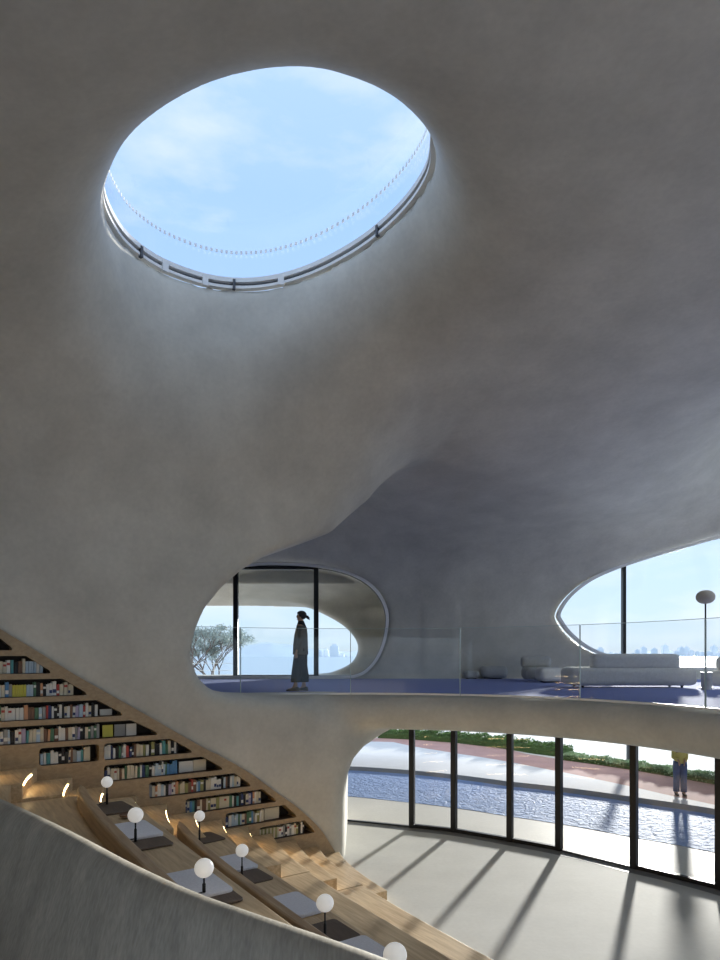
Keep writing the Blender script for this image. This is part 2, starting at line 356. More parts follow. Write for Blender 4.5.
def surface_nets(f, org, h):
    nx, ny, nz = f.shape; ins = f < 0
    c = np.zeros((nx-1, ny-1, nz-1), np.int8)
    for a in (0, 1):
        for b in (0, 1):
            for d in (0, 1): c += ins[a:nx-1+a, b:ny-1+b, d:nz-1+d]
    act = (c > 0) & (c < 8); I, J, K = np.nonzero(act); n = len(I)
    idx = np.full(act.shape, -1, np.int32); idx[I, J, K] = np.arange(n)
    acc = np.zeros((n, 3)); cnt = np.zeros(n)
    cor = [(a, b, d) for a in (0, 1) for b in (0, 1) for d in (0, 1)]
    val = {q: f[I+q[0], J+q[1], K+q[2]].astype(np.float64) for q in cor}
    for q in cor:
        for ax in range(3):
            if q[ax]: continue
            w = list(q); w[ax] = 1; w = tuple(w)
            v0, v1 = val[q], val[w]; m = (v0 < 0) != (v1 < 0)
            t = np.where(m, v0/np.where(m, v0-v1, 1), 0)
            p = np.array(q, float)[None, :].repeat(n, 0); p[:, ax] += t
            acc[m] += p[m]; cnt[m] += 1
    P = acc/cnt[:, None]+np.stack([I, J, K], 1)
    faces = []
    for ax in range(3):
        o1, o2 = [(1, 2), (2, 0), (0, 1)][ax]
        sl0 = [slice(None)]*3; sl1 = [slice(None)]*3; sl0[ax] = slice(0, -1); sl1[ax] = slice(1, None)
        a = ins[tuple(sl0)]; b = ins[tuple(sl1)]; m = a != b
        e = np.stack(np.nonzero(m), 1)
        ok = (e[:, o1] > 0) & (e[:, o2] > 0) & (e[:, o1] < f.shape[o1]-1) & (e[:, o2] < f.shape[o2]-1)
        e = e[ok]; fl = a[tuple(e.T)]
        def g(d1, d2):
            q = e.copy(); q[:, o1] -= d1; q[:, o2] -= d2; return idx[q[:, 0], q[:, 1], q[:, 2]]
        q = np.stack([g(1, 1), g(0, 1), g(0, 0), g(1, 0)], 1)
        q[~fl] = q[~fl][:, ::-1]; faces.append(q)
    Q = np.concatenate(faces)
    def tri(P):
        i = np.clip(P.astype(int), 0, np.array(f.shape)-2); t = P-i; r = 0; g = np.zeros_like(P)
        for q in cor:
            v = f[i[:, 0]+q[0], i[:, 1]+q[1], i[:, 2]+q[2]].astype(np.float64)
            w = [(t[:, k] if q[k] else 1-t[:, k]) for k in range(3)]; dw = [(1. if q[k] else -1.) for k in range(3)]
            r = r+v*w[0]*w[1]*w[2]
            g[:, 0] += v*dw[0]*w[1]*w[2]; g[:, 1] += v*w[0]*dw[1]*w[2]; g[:, 2] += v*w[0]*w[1]*dw[2]
        return r, g
    for _ in range(2):
        r, g = tri(P); l2 = (g**2).sum(1)+1e-9; st_ = -(r/l2)[:, None]*g
        P = P+np.clip(st_, -.4, .4)*.8
    Gr = np.gradient(f)
    i = np.clip(np.rint(P).astype(int), 0, np.array(f.shape)-1)
    i0 = np.clip(P.astype(int), 0, np.array(f.shape)-2); t = P-i0; Nn = np.zeros_like(P)
    for q in cor:
        w = np.ones(len(P))
        for k in range(3): w = w*(t[:, k] if q[k] else 1-t[:, k])
        for k in range(3): Nn[:, k] += w*Gr[k][i0[:, 0]+q[0], i0[:, 1]+q[1], i0[:, 2]+q[2]]
    Nn /= np.linalg.norm(Nn, axis=1)[:, None]+1e-9
    return P*h+np.array(org), Q, Nn
V, Q, NN = surface_nets(U, (X0, Y0, Z0), H)
del U
# drop the weather side of the shell far outside only where it is hidden: keep everything, split by region
cen = V[Q].mean(1)
ttc = (cen[:, 0]+.6)*T.x+(cen[:, 1]-12.6)*T.y
fr = np.sqrt(cen[:, 0]**2+(cen[:, 1]-7.6)**2)
lab = np.zeros(len(Q), int)                                   # 0 ceiling
lab[(cen[:, 2] < 6.3)] = 1                                    # left wall
lab[(cen[:, 2] < 6.3) & (cen[:, 1] > 18.5)] = 2               # back wall
lab[(cen[:, 2] < 6.3) & (cen[:, 0] > 12.3)] = 3               # right wall
lab[(cen[:, 2] < 3.42) & (cen[:, 2] > 2.3) & ((cen[:, 0] > .6) | ((cen[:, 0] > -1.2) & (ttc < -1.2)))] = 4  # slab
lab[(cen[:, 2] < 6.9) & (cen[:, 1] > 23.5)] = 5
names = ['ceiling', 'wall_left', 'wall_back', 'wall_right', 'trim_1', 'wall_porch']
for L_, nm in enumerate(names):
    q = Q[lab == L_]
    if len(q) == 0: continue
    used, inv = np.unique(q, return_inverse=True)
    me = npmesh(nm, V[used], inv.reshape(q.shape))
    me.polygons.foreach_set('use_smooth', [True]*len(me.polygons))
    me.normals_split_custom_set_from_vertices(NN[used].astype(np.float32).tolist())
    tag(link(nm, me, M['shell']), kind='structure')

# ------------------------------------------------------------------ ground, floors, outside strips in polar rings about the atrium centre
C0 = Vector((0, 7.6, 0))
def polar(pts): return [(math.atan2(p.x, p.y-7.6), math.hypot(p.x, p.y-7.6)) for p in pts]
def interp(tab):
    tab = sorted(tab); xs = [a for a, _ in tab]; ys = [b for _, b in tab]
    return lambda a: float(np.interp(a, xs, ys))
GL = [(347, 821), (412, 827.5), (454, 832), (510, 841.5), (559, 850.5), (634, 868.5), (720, 889.5)]
glp = polar([ground(*p) for p in GL])
glr = interp(glp+[(-.7, 8.9), (1.4, 7.5), (2.0, 8.0), (2.6, 9.0), (-1.5, 9.5)])
def edge(pts, ends): return interp(polar([ground(*p) for p in pts])+ends)
r_pool0 = edge([(345, 796), (400, 801.5), (456, 808), (507, 816), (561, 824), (631, 837), (720, 853.5)], [(-1.2, 13), (1.5, 9.2), (2.6, 10.5)])
r_pool1 = edge([(350, 767.5), (415, 772), (507, 783), (570, 790), (637, 799.5), (720, 812)], [(-1.2, 17.5), (1.5, 12.7), (2.6, 14)])
r_pink0 = edge([(393, 742), (415, 747), (457, 753.5), (540, 768), (600, 780), (667, 795), (720, 806)], [(-1.2, 26), (1.5, 13.6), (2.6, 15)])
r_pink1 = edge([(415, 739.5), (507, 748.8), (520, 753), (564, 760), (631, 769.6), (720, 785)], [(-1.2, 30), (1.5, 16.5), (2.6, 18)])
TH = np.linspace(-PI, PI, 181)
def strip(name, ra, rb, za, zb, m, kind='structure', sub=1):
    Vs = []; Fs = []
    for th in TH:
        for j in range(sub+1):
            f = j/sub; r = ra(th)*(1-f)+rb(th)*f
            Vs.append((math.sin(th)*r, 7.6+math.cos(th)*r, za*(1-f)+zb*f))
    k = sub+1
    for i in range(len(TH)-1):
        for j in range(sub): Fs.append((i*k+j, i*k+j+1, (i+1)*k+j+1, (i+1)*k+j))
    me = bpy.data.meshes.new(name); me.from_pydata(Vs, [], Fs)
    o = link(name, me, m); 
    if kind: o['kind'] = kind
    return o
c = lambda f, d: (lambda a: f(a)+d)
strip('terrace', c(glr, .12), r_pool0, -.006, -.006, M['terrace'])
strip('pool_edge', r_pool0, r_pool0, 0, -.2, M['kerb'])
pw = strip('pool_water', r_pool0, r_pool1, -.10, -.10, M['pool'], None, 8)
tag(pw, 'shallow rippling blue reflecting pool curving outside the glass wall', 'pool')
strip('pool_kerb', r_pool1, c(r_pool1, .28), -.2, .0, M['kerb'])
strip('paving', c(r_pool1, .28), r_pink0, 0.002, 0, M['paving'])
strip('path', r_pink0, r_pink1, 0, 0, M['pinkpath'])
strip('road', r_pink1, lambda a: 62.0, 0, -.3, M['road'])
strip('shore_bank', lambda a: 62.0, lambda a: 66.0, -.3, -2.4, M['road'])
strip('sea', lambda a: 64.0, lambda a: 4500.0, -2.1, -2.1, M['sea'], 'structure', 3)
# interior concrete floor
Vs = [(0, 7.6, 0)]+[(math.sin(t)*(glr(t)+.12), 7.6+math.cos(t)*(glr(t)+.12), 0) for t in np.linspace(-1.15, 2.4, 90)]+[(2, -4, 0), (-9, -4, 0), (-9, 8, 0)]
me = bpy.data.meshes.new('floor'); me.from_pydata(Vs, [], [(0, i, i+1) for i in range(1, len(Vs)-1)]+[(0, len(Vs)-1, 1)])
tag(link('floor', me, M['floor']), kind='structure')
# blue carpet of the gallery
outer = []; inner = []
for t in np.linspace(-1.0, 1.75, 70):
    inner.append((math.sin(t)*5.52, 7.6+math.cos(t)*5.52))
    a = math.sin(t), math.cos(t); R_ = min(20.85-7.6 if a[1] > 0 else 99, 99)/max(a[1], .001)
    R_ = min(R_, 12.7/abs(a[0])) if abs(a[0]) > 1e-3 else R_
    outer.append((a[0]*R_, 7.6+a[1]*R_))
Vs = [(x, y, FLOOR2+.03) for x, y in inner]+[(x, y, FLOOR2+.03) for x, y in outer]; n = len(inner)
keep = [i for i in range(n-1) if not (inner[i][0] < -1 and (inner[i][0]+.6)*T.x+(inner[i][1]-12.6)*T.y > -.15)]
me = bpy.data.meshes.new('floor_carpet'); me.from_pydata(Vs, [], [(i, n+i, n+i+1, i+1) for i in keep])
tag(link('floor_carpet', me, M['carpet']), kind='structure')
# porch deck
bm = bmesh.new(); box(bm, -10, 3, 21.0, 26.0, FLOOR2-.1, FLOOR2+.005); tag(obj('floor_porch', bm, M['terrace']), kind='structure')

# ------------------------------------------------------------------ lower glass wall: panes between the posts
nodes_ = [ground(347, 821)]+[ground(*p) for p in GL[1:]]
extra = [Vector((math.sin(t)*glr(t), 7.6+math.cos(t)*glr(t), 0)) for t in (1.25, 1.45, 1.65, 1.85, 2.05, 2.25)]
nodes_[0] = nodes_[0]+(nodes_[0]-nodes_[1])*.35
pts = nodes_+extra
TOPG = 2.62
heavy = {1, 2, 3, 5, 6, 8, 9}
for i in range(len(pts)-1):
    a, b = pts[i], pts[i+1]; d = (b-a).normalized(); nrm = Vector((d.y, -d.x, 0))
    if i == 6: pass
    def bar(bm, p, q, w, dep, z0, z1):
        dd = (q-p).normalized(); nn = Vector((dd.y, -dd.x, 0))*dep/2
        prism(bm, [p-nn, q-nn, q+nn, p+nn], z0, z1)
    bm = bmesh.new(); bar(bm, a+d*.03, b-d*.03, 0, .02, .03, TOPG)
    w = obj('window_%d' % (i+1), bm, M['glass']); w['kind'] = 'structure'
    fw = .055 if i in heavy else .022
    bm = bmesh.new(); bar(bm, a+d*.05, b-d*.05, 0, .09 if i in heavy else .05, .0, fw*1.6); obj('sill', bm, M['black'], w)
    if i in heavy:
        bm = bmesh.new(); bar(bm, a+d*.05, b-d*.05, 0, .09, TOPG-.1, TOPG); obj('head', bm, M['black'], w)
    if i > 0:
        bm = bmesh.new(); hw = .062
        bar(bm, a-d*hw, a+d*hw, 0, .13, 0, TOPG+.03); obj('mullion', bm, M['black'], w, bevel=.008)
# threshold track on the floor
strip('threshold', c(glr, -.32), c(glr, .14), .004, .006, mat('track_metal', (.20, .20, .20), .5, noise=.1))

# ------------------------------------------------------------------ upper glazing: the eye window and the left lens window
def pane_from(poly, y, name, grow=.12):
    cx = sum(p[0] for p in poly)/len(poly); cz = sum(p[1] for p in poly)/len(poly)
    bm = bmesh.new(); vs = [(cx+(p[0]-cx)*1.01, cz+(p[1]-cz)*1.01) for p in poly]
    for yy in (y, y+.02):
        bm.faces.new([bm.verts.new((p[0], yy, p[1])) for p in vs])
    return bm
def rimframe(poly, y0, y1, w, name, m, par, ins=0.0):
    bm = bmesh.new(); n = len(poly); rings = []
    for i in range(n):
        p0, p1, p2 = poly[i-1], poly[i], poly[(i+1) % n]
        tx, tz = p2[0]-p0[0], p2[1]-p0[1]; l = math.hypot(tx, tz)+1e-9; nxn, nzn = tz/l, -tx/l
        a = (p1[0]-nxn*(ins), p1[1]-nzn*(ins)); b = (p1[0]-nxn*(ins+w), p1[1]-nzn*(ins+w))
        rings.append([bm.verts.new((a[0], y0, a[1])), bm.verts.new((b[0], y0, b[1])), bm.verts.new((b[0], y1, b[1])), bm.verts.new((a[0], y1, a[1]))])
    for i in range(n):
        A, Bq = rings[i], rings[(i+1) % n]
        for k in range(4): bm.faces.new((A[k], A[(k+1) % 4], Bq[(k+1) % 4], Bq[k]))
    return obj(name, bm, m, par)
def area(poly): return sum(poly[i-1][0]*poly[i][1]-poly[i][0]*poly[i-1][1] for i in range(len(poly)))/2
def orient(poly): return poly if area(poly) > 0 else poly[::-1]
ep = orient(eyepoly); lp = orient(lenspoly)
w = obj('window_20', pane_from(ep, 21.0, 'w'), M['glass']); w['kind'] = 'structure'
rimframe(ep, 20.72, 20.8, .10, 'frame', M['white'], w, ins=-.02)
rimframe(ep, 20.92, 21.08, .05, 'gasket', M['black'], w, ins=.03)
for u, v0, v1 in ((623.5, 560, 664), (733, 530, 672), (838, 525, 675)):
    p = at(u, v0, 21.0); q = at(u, v1, 21.0); bm = bmesh.new(); box(bm, p.x-.05, p.x+.05, 20.9, 21.08, q.z, p.z); obj('mullion', bm, M['black'], w)
w = obj('window_21', pane_from(lp, 21.25, 'w'), M['glass']); w['kind'] = 'structure'
rimframe(lp, 20.72, 20.82, .10, 'frame', M['white'], w, ins=-.02)
rimframe(lp, 20.95, 21.1, .045, 'gasket', M['black'], w, ins=.04)
# black door frame standing in the left lens
x0, x1 = at(233.5, 600, 20.9).x, at(318.5, 600, 20.9).x; z0, z1 = FLOOR2+.0, at(0, 566.5, 20.9).z
w = empty('door_1', (0, 0, 0)); w['kind'] = 'structure'
def bx(nm, a, b, c_, d, e, f, m, par, bev=0):
    bm = bmesh.new(); box(bm, a, b, c_, d, e, f); return obj(nm, bm, m, par, bevel=bev)
bx('left_stile', x0, x0+.15, 20.82, 21.0, z0, z1, M['black'], w); bx('right_stile', x1-.15, x1, 20.82, 21.0, z0, z1, M['black'], w)
bx('head_rail', x0, x1, 20.83, 20.99, z1-.10, z1, M['black'], w); bx('bottom_rail', x0, x1, 20.83, 20.99, z0, z0+.15, M['black'], w)
bx('door_pane', x0+.15, x1-.15, 20.9, 20.92, z0+.15, z1-.1, M['glass'], w)
x2 = at(354, 600, 20.9).x

# ------------------------------------------------------------------ glass balustrade on the slab edge
RB = 5.36
def azi(u):   # azimuth where the view column meets the balustrade circle
    k = (u-360)/F; lo, hi = -1.2, 1.9
    Aq = 1+k*k; Bq = -2*7.6; Cq = 7.6**2-RB**2
    Y = (-Bq+math.sqrt(Bq*Bq-4*Aq*Cq))/(2*Aq); return math.atan2(k*Y, Y-7.6)
joints = [azi(172), azi(241), azi(351), azi(460.5), azi(580.5), azi(706), azi(706)+.40, azi(706)+.8]
whereg = ['glass balustrade panel at the left end, over the rounded opening edge', 'glass balustrade panel in front of the standing person', 'glass balustrade panel left of the pale joint, before bare grey wall',
          'glass balustrade panel in front of the two small grey poufs', 'glass balustrade panel in front of the long white sofa', 'glass balustrade panel at the right edge in front of the armchair', 'glass balustrade panel beyond the right end of the view']
def arcpos(t, r): return Vector((math.sin(t)*r, 7.6+math.cos(t)*r, 0))
for i in range(7):
    a0, a1 = joints[i]+.0016, joints[i+1]-.0016
    if i == 6: continue
    r0 = empty('balustrade_panel', arcpos((a0+a1)/2, RB)+Vector((0, 0, FLOOR2)))
    tag(r0, whereg[i], 'glass railing', 'glass panels of the gallery balustrade')
    off = -r0.location
    def arcbox(ra, rb_, z0, z1, t0, t1, n=10):
        bm = bmesh.new()
        A = [arcpos(t0+(t1-t0)*k/n, ra)+off+Vector((0, 0, FLOOR2)) for k in range(n+1)]+[arcpos(t1-(t1-t0)*k/n, rb_)+off+Vector((0, 0, FLOOR2)) for k in range(n+1)]
        prism(bm, A, z0, z1); return bm
    obj('pane', arcbox(RB-.008, RB+.008, .0, 1.33, a0, a1), M['railglass'], r0, smooth=False)
    obj('top_edge', arcbox(RB-.007, RB+.007, 1.33, 1.338, a0, a1), M['edge'], r0)
    obj('joint', arcbox(RB-.012, RB+.012, .0, 1.33, a1-.0014, a1+.0012, 1), M['edge'], r0)
    obj('base_channel', arcbox(RB-.03, RB+.03, -.0, .035, a0, a1), M['white'], r0)

# ------------------------------------------------------------------ skylight
cs = Vector((0, 0, 0))
for p in SKYRIM: cs += p
cs /= len(SKYRIM)
rim3 = catmull([tuple(p) for p in SKYRIM], 5)
skyl = empty('window_30', cs); skyl['kind'] = 'structure'
def loopoff(r_out, dz):
    out = []
    for p in rim3:
        v = Vector(p)-cs; h = Vector((v.x, v.y, 0)); l = h.length
        out.append(v+h*(r_out/l)+Vector((0, 0, dz)))
    return out
def sweep(loop, prof):
    bm = bmesh.new(); rings = []
    for v in loop:
        h = Vector((v.x, v.y, 0)).normalized()
        rings.append([bm.verts.new(v+h*a+Vector((0, 0, b))) for a, b in prof])
    n = len(rings); k = len(prof)
    for i in range(n):
        for j in range(k): bm.faces.new((rings[i][j], rings[i][(j+1) % k], rings[(i+1) % n][(j+1) % k], rings[(i+1) % n][j]))
    return bm
DR = .42
obj('drum_glass', sweep(loopoff(.03, .0), [(0, 0), (.02, 0), (.02, DR), (0, DR)]), M['skyglass'], skyl)
bm = bmesh.new(); bm.faces.new([bm.verts.new(p) for p in loopoff(.04, DR)]); obj('lid_glass', bm, M['skyglass'], skyl)
# dashed white frit round the head of the drum
bm = bmesh.new(); lo = loopoff(.0, DR); n = len(lo)
def lerp_loop(f):
    f = f % n; i = int(f); return lo[i].lerp(lo[(i+1) % n], f-i)
ND = 190
for k in range(ND):
    a, b = lerp_loop(k*n/ND), lerp_loop((k+.45)*n/ND); h = Vector((a.x, a.y, 0)).normalized()
    a -= h*.02; b -= h*.02
    prism_pts = [a, b, b+h*.008, a+h*.008]
    vv = [bm.verts.new(q+Vector((0, 0, dz_))) for dz_ in (-.05, 0) for q in prism_pts]
    for f in ((3, 2, 1, 0), (4, 5, 6, 7), (0, 1, 5, 4), (1, 2, 6, 5), (2, 3, 7, 6), (3, 0, 4, 7)): bm.faces.new([vv[i] for i in f])
obj('frit_line', bm, M['frit'], skyl)
obj('upper_ring', sweep(loopoff(-.0, .0), [(-.01, -.07), (.12, -.07), (.12, .0), (-.01, .0)]), M['white'], skyl, smooth=False)
obj('shadow_gap', sweep(loopoff(.06, -.10), [(0, -.03), (.1, -.03), (.1, .035), (0, .035)]), M['post'], skyl)  # dark solid strip stands in for the shade between ring and rail
obj('lower_rail', sweep(loopoff(.0, -.145), [(0, -.022), (.1, -.022), (.1, .022), (0, .022)]), M['white'], skyl)
def bracket(u, v, w, m, L=.14):
    p = min(rim3, key=lambda q: (360+F*q[0]/q[1]-u)**2+(HV-F*(q[2]-CAMZ)/q[1]-v)**2)
    q = Vector(p)-cs; h = Vector((q.x, q.y, 0)).normalized(); tq = Vector((-h.y, h.x, 0))
    bm = bmesh.new(); b0 = q+Vector((0, 0, -.17)); P = [b0+tq*w-h*.025, b0-tq*w-h*.025, b0-tq*w+h*.03, b0+tq*w+h*.03]
    vv = [bm.verts.new(x+Vector((0, 0, dz_))) for dz_ in (-.02, L) for x in P]
    for f in ((3, 2, 1, 0), (4, 5, 6, 7), (0, 1, 5, 4), (1, 2, 6, 5), (2, 3, 7, 6), (3, 0, 4, 7)): bm.faces.new([vv[i] for i in f])
    return obj('bracket', bm, m, skyl)
for u, v, w_, mm in ((209, 277, .045, 'white'), (236, 279, .02, 'post'), (285, 272, .05, 'white'), (165, 262, .05, 'white'), (383, 226, .02, 'post'), (136, 247, .02, 'post')):
    bracket(u, v, w_, M[mm])

# ------------------------------------------------------------------ timber seating stair
seat = empty('seating_stair', st(-2, 2)); tag(seat, 'curving oak stair and amphitheatre seating descending below the bookcase to the floor', 'staircase')
inv = -seat.location
def band(s0, s1, t0, t1, z0, z1, name, m, par, bev=.012, n=22, off=inv, round0=0.0, cfun=cc):
    A = []; Bq = []
    for k in range(n+1):
        t = t0+(t1-t0)*(k/n); ex = 0
        if round0 and t-t0 < round0:
            x = 1-(t-t0)/round0; ex = (abs(s1-s0)/2)*(1-math.sqrt(max(0, 1-x*x)))
        A.append(st(s0+cfun(t)+ex, t)+off); Bq.append(st(s1+cfun(t)-ex, t)+off)
    P = A+Bq[::-1]; bm = bmesh.new(); prism(bm, P, z0, z1); 
    return obj(name, bm, m, par, bevel=bev)
s1_ = .22; PS = .49
TE = 1.75
for i in range(1, 18):
    sf = s1_-PS*(i-1); z = .2*i
    te = 2.25 if i <= 5 else (1.6 if i <= 9 else 1.25)
    stp = band(sf-PS-.02, sf, 0.03, te, max(0, z-1.0), z, 'step', M['woodstep'], seat, .01, 14)
    if i >= 3:
        bm = bmesh.new(); A = []; Bq = []
        for k in range(9):
            t = .38+.75*k/8; A.append(st(sf+cc(t)+.002, t)+inv); Bq.append(st(sf+cc(t)+.014, t)+inv)
        prism(bm, A+Bq[::-1], z-.05, z-.03); obj('led_strip', bm, M['led'], stp)
TT = 9.0
terr = [(-1.27, -.29, .4), (-2.25, -1.27, .8), (-2.50, -2.25, 1.1), (-3.6, -3.1, 1.36), (-3.9, -3.6, 1.72), (-5.3, -4.5, 2.16), (-6.3, -5.3, 2.4), (-8.6, -6.3, 2.8)]
for a, b, z in terr:
    te = 2.25 if z < 1 else (1.6 if z < 2 else 1.25)
    o = band(a-.02, b, te, TT, max(0, z-.6), z-.003, 'terrace_step', M['woodstep'], seat, .012, 40)
band(-3.02, -2.42, 1.45, TT, .7, 1.37, 'bench', M['woodstep'], seat, .02, 40)
band(-3.12, -3.0, 1.15, TT, 1.0, 1.58, 'rail', M['woodrail'], seat, .025, 44, round0=.35)
band(-4.42, -3.85, 2.0, TT, 1.4, 2.20, 'bench', M['woodstep'], seat, .02, 40)
band(-4.52, -4.40, 1.55, TT, 1.7, 2.36, 'rail', M['woodrail'], seat, .025, 44, round0=.35)

# cushions, trays, lamps
ZB1 = 2.20; ZB2 = 1.37
def pad(sp, t, z, dt, ds, h, name, m, label, cat, group):
    p = st(sp+cc(t), t, z); ca = math.atan2(-.6/1.4*math.exp(-t/1.4), 1)
    bm = bmesh.new(); prs = []; w = ds/2; L_ = dt/2; rr_ = min(.05, w*.4)
    for sx, sy, a0 in ((1, 1, 0), (-1, 1, PI/2), (-1, -1, PI), (1, -1, 1.5*PI)):
        for k in range(5):
            a = a0+k/4*PI/2; prs.append((sx*(w-rr_)+rr_*math.cos(a), sy*(L_-rr_)+rr_*math.sin(a)))
    prism(bm, prs, 0, h); o = obj(name, bm, m, None, bevel=min(.012, h*.4)); o.location = (p.x, p.y, z+.002)
    o.rotation_euler = (0, 0, ANG-ca); return tag(o, label, cat, group)
def solve(u, v, z):
    p = ground(u, v, z); d = p-B0; return d.dot(S), d.dot(T)
CU = 'pale lavender seat pads on the benches'; TR = 'dark wood trays on the benches'
for (u, v), zb, sb, dt, ds, lb in [((141, 832), ZB1, -4.17, .66, .40, 'pale lavender pad on the upper bench, farthest from the camera'), ((200, 886), ZB1, -4.17, .66, .40, 'pale lavender pad on the upper bench just above the concrete parapet'),
        ((240, 864), ZB2, -2.72, .62, .36, 'pale lavender pad on the lower bench, farthest from the camera'), ((316, 902), ZB2, -2.67, .62, .34, 'pale lavender pad on the lower bench behind the third globe lamp'),
        ((396, 948), ZB2, -2.67, .66, .34, 'pale lavender pad on the lower bench nearest the bottom edge of the picture')]:
    pad(sb, solve(u, v, zb)[1], zb, dt, ds, .045, 'seat_pad', M['cushion'], lb, 'cushion', CU)
for (u, v), zb, sb, dt, ds, lb in [((121, 808), ZB1, -4.17, .62, .42, 'dark wood tray on the upper bench behind the first small lamp'), ((151, 844.5), ZB1, -4.17, .34, .42, 'dark wood tray on the upper bench in front of a lavender pad'),
        ((224, 896), ZB1, -4.17, .4, .42, 'dark wood tray on the upper bench half hidden by the parapet'), ((212, 837.5), ZB2, -2.72, .5, .40, 'dark wood tray on the lower bench, smallest and farthest'),
        ((256.5, 876.5), ZB2, -2.72, .46, .38, 'dark wood tray on the lower bench beside the second globe lamp'), ((343, 930), ZB2, -2.68, .5, .34, 'dark wood tray on the lower bench nearest the bottom edge')]:
    pad(sb, solve(u, v, zb)[1], zb, dt, ds, .02, 'tray', M['tray'], lb, 'tray', TR)
bm = bmesh.new(); lathe(bm, [(0, 0), (.07, 0), (.075, .02), (.07, .022), (.065, .008), (0, .008)], 20)
o = obj('dish', bm, mat('dish_wood', (.22, .13, .08), .5, noise=.2)); o.location = ground(126, 816, ZB1+.025); tag(o, 'small round brown dish on the dark tray of the upper bench', 'dish')

lamp0 = None
lamps = [((107, 782, 5.6), 8.05, ZB1, 'small globe lamp at the far end of the upper bench rail'), ((135.5, 815, 7.6), 6.45, ZB1, 'white globe lamp over the lavender pad on the upper bench'),
         ((204, 868, 9.6), 5.0, ZB1, 'white globe lamp on the upper bench just above the concrete parapet'), ((199.5, 816, 5.4), 9.1, ZB2, 'smallest white globe lamp at the far end of the lower bench'),
         ((242, 850.5, 6.4), 7.6, ZB2, 'white globe lamp second along the lower bench rail'), ((325, 903, 8.8), 5.95, ZB2, 'white globe lamp third along the lower bench rail'),
         ((395, 955, 12), 4.9, ZB2, 'largest white globe lamp, cut by the bottom edge of the picture')]
for (u, v, r), Y, zb, lb in lamps:
    p = at(u, v, Y); R_ = r*Y/F; h = p.z-zb
    root = empty('globe_lamp', (p.x, p.y, zb+.02)); tag(root, lb, 'lamp', 'globe lamps clipped to the bench rails'); root.rotation_euler = (0, 0, ANG)
    if u < 110: root['label'] = lb
    stem_t = h-R_*.9-.02
    bm = bmesh.new(); lathe(bm, [(0, -.02), (.014, -.02), (.014, stem_t*.62), (.008, stem_t*.66), (.008, stem_t+.01), (0, stem_t+.01)], 12); obj('stem', bm, M['black'], root, True)
    bm = bmesh.new(); lathe(bm, [(0, 0), (.03, 0), (.03, .008), (0, .008)], 16, (0, 0, -.02)); obj('base', bm, M['black'], root)
    bm = bmesh.new(); tube(bm, [(0, 0, .03), (-.06, -.01, .028), (-.10, -.02, .02)], .006, 8); obj('bracket_arm', bm, M['black'], root, True)
    bm = bmesh.new(); lathe(bm, [(R_*math.sin(PI*k/16), -R_*math.cos(PI*k/16)) for k in range(17)], 28, (0, 0, h-.02)); obj('globe', bm, M['globe'], root, True)
    bm = bmesh.new(); lathe(bm, [(0, 0), (.018, 0), (.02, .014), (0, .014)], 14, (0, 0, stem_t-.006)); obj('collar', bm, M['black'], root)

# ------------------------------------------------------------------ bookcase front with cubbies
case = empty('bookcase', st(-3, 0)); tag(case, 'oak bookcase set into the grey concrete wall along a sweeping diagonal edge', 'bookcase')
case.rotation_euler = (0, 0, ANG)
# local frame: x along S, y = -T, z up ; origin at st(-3,0)
def rowz(k): return .68+.35*(11-k)+{1: .0}.get(k, 0)
rows = {}
for k, tip, tp in ((1, 12.5, -8), (2, 50.5, 26), (3, 86.5, 62), (4, 122, 97), (5, 157, 131)): rows[(k, 0)] = (-8.4, su(tip), su(tp), True)
rows[(6, 0)] = (su(39), su(99), su(99), False); rows[(6, 1)] = (su(103.5), su(191.5), su(170), True)
rows[(7, 0)] = (su(103.5), su(222), su(202), True); rows[(8, 0)] = (su(148.5), su(250), su(234), True)
rows[(9, 0)] = (su(185), su(275.5), su(262), True); rows[(10, 0)] = (su(225), su(296), su(284), True); rows[(11, 0)] = (su(259), su(314), su(304), True)
def roundpoly(P, r, n=4):
    out = []; m = len(P)
    for i in range(m):
        a, b, c_ = Vector(P[i-1]), Vector(P[i]), Vector(P[(i+1) % m]); d1 = (a-b).normalized(); d2 = (c_-b).normalized()
        ang = d1.angle(d2); L = min(r/math.tan(ang/2), (a-b).length*.45, (c_-b).length*.45)
        p, q = b+d1*L, b+d2*L
        for k in range(n+1):
            t = k/n; out.append((p*(1-t)**2+b*2*t*(1-t)+q*t*t))
    return [(v[0], v[1]) for v in out]
cu = bpy.data.curves.new('casefront', 'CURVE'); cu.dimensions = '2D'; cu.fill_mode = 'BOTH'; cu.extrude = .16
def spl(P):
    s = cu.splines.new('POLY'); s.points.add(len(P)-1)
    for i, (x, y) in enumerate(P): s.points[i].co = (x, y, 0, 1)
    s.use_cyclic_u = True
tops = catmull(TOPS, 6, closed=False)
spl([(s+3, z) for s, z in tops]+[(TOPS[-1][0]+3.0, -.02), (TOPS[0][0]+3, -.02)])
HO = .268; cub = {}
for key, (sa, sb, sc, sl) in rows.items():
    z0 = rowz(key[0])-.012
    P = [(sa, z0), (sb, z0), (sc, z0+HO), (sa, z0+HO)] if sl else [(sa, z0), (sb, z0), (sb, z0+HO), (sa, z0+HO)]
    if sl:
        P = [(sa, z0), (sb, z0), (sb-.02, z0+.05), (sc, z0+HO), (sa, z0+HO)]
    cub[key] = (sa, sb, sc, z0)
    spl([(x+3, z) for x, z in roundpoly(P, .055)])
tmp = bpy.data.objects.new('tmp', cu); COL.objects.link(tmp)
dg = bpy.context.evaluated_depsgraph_get(); me = bpy.data.meshes.new_from_object(tmp.evaluated_get(dg))
bpy.data.objects.remove(tmp)
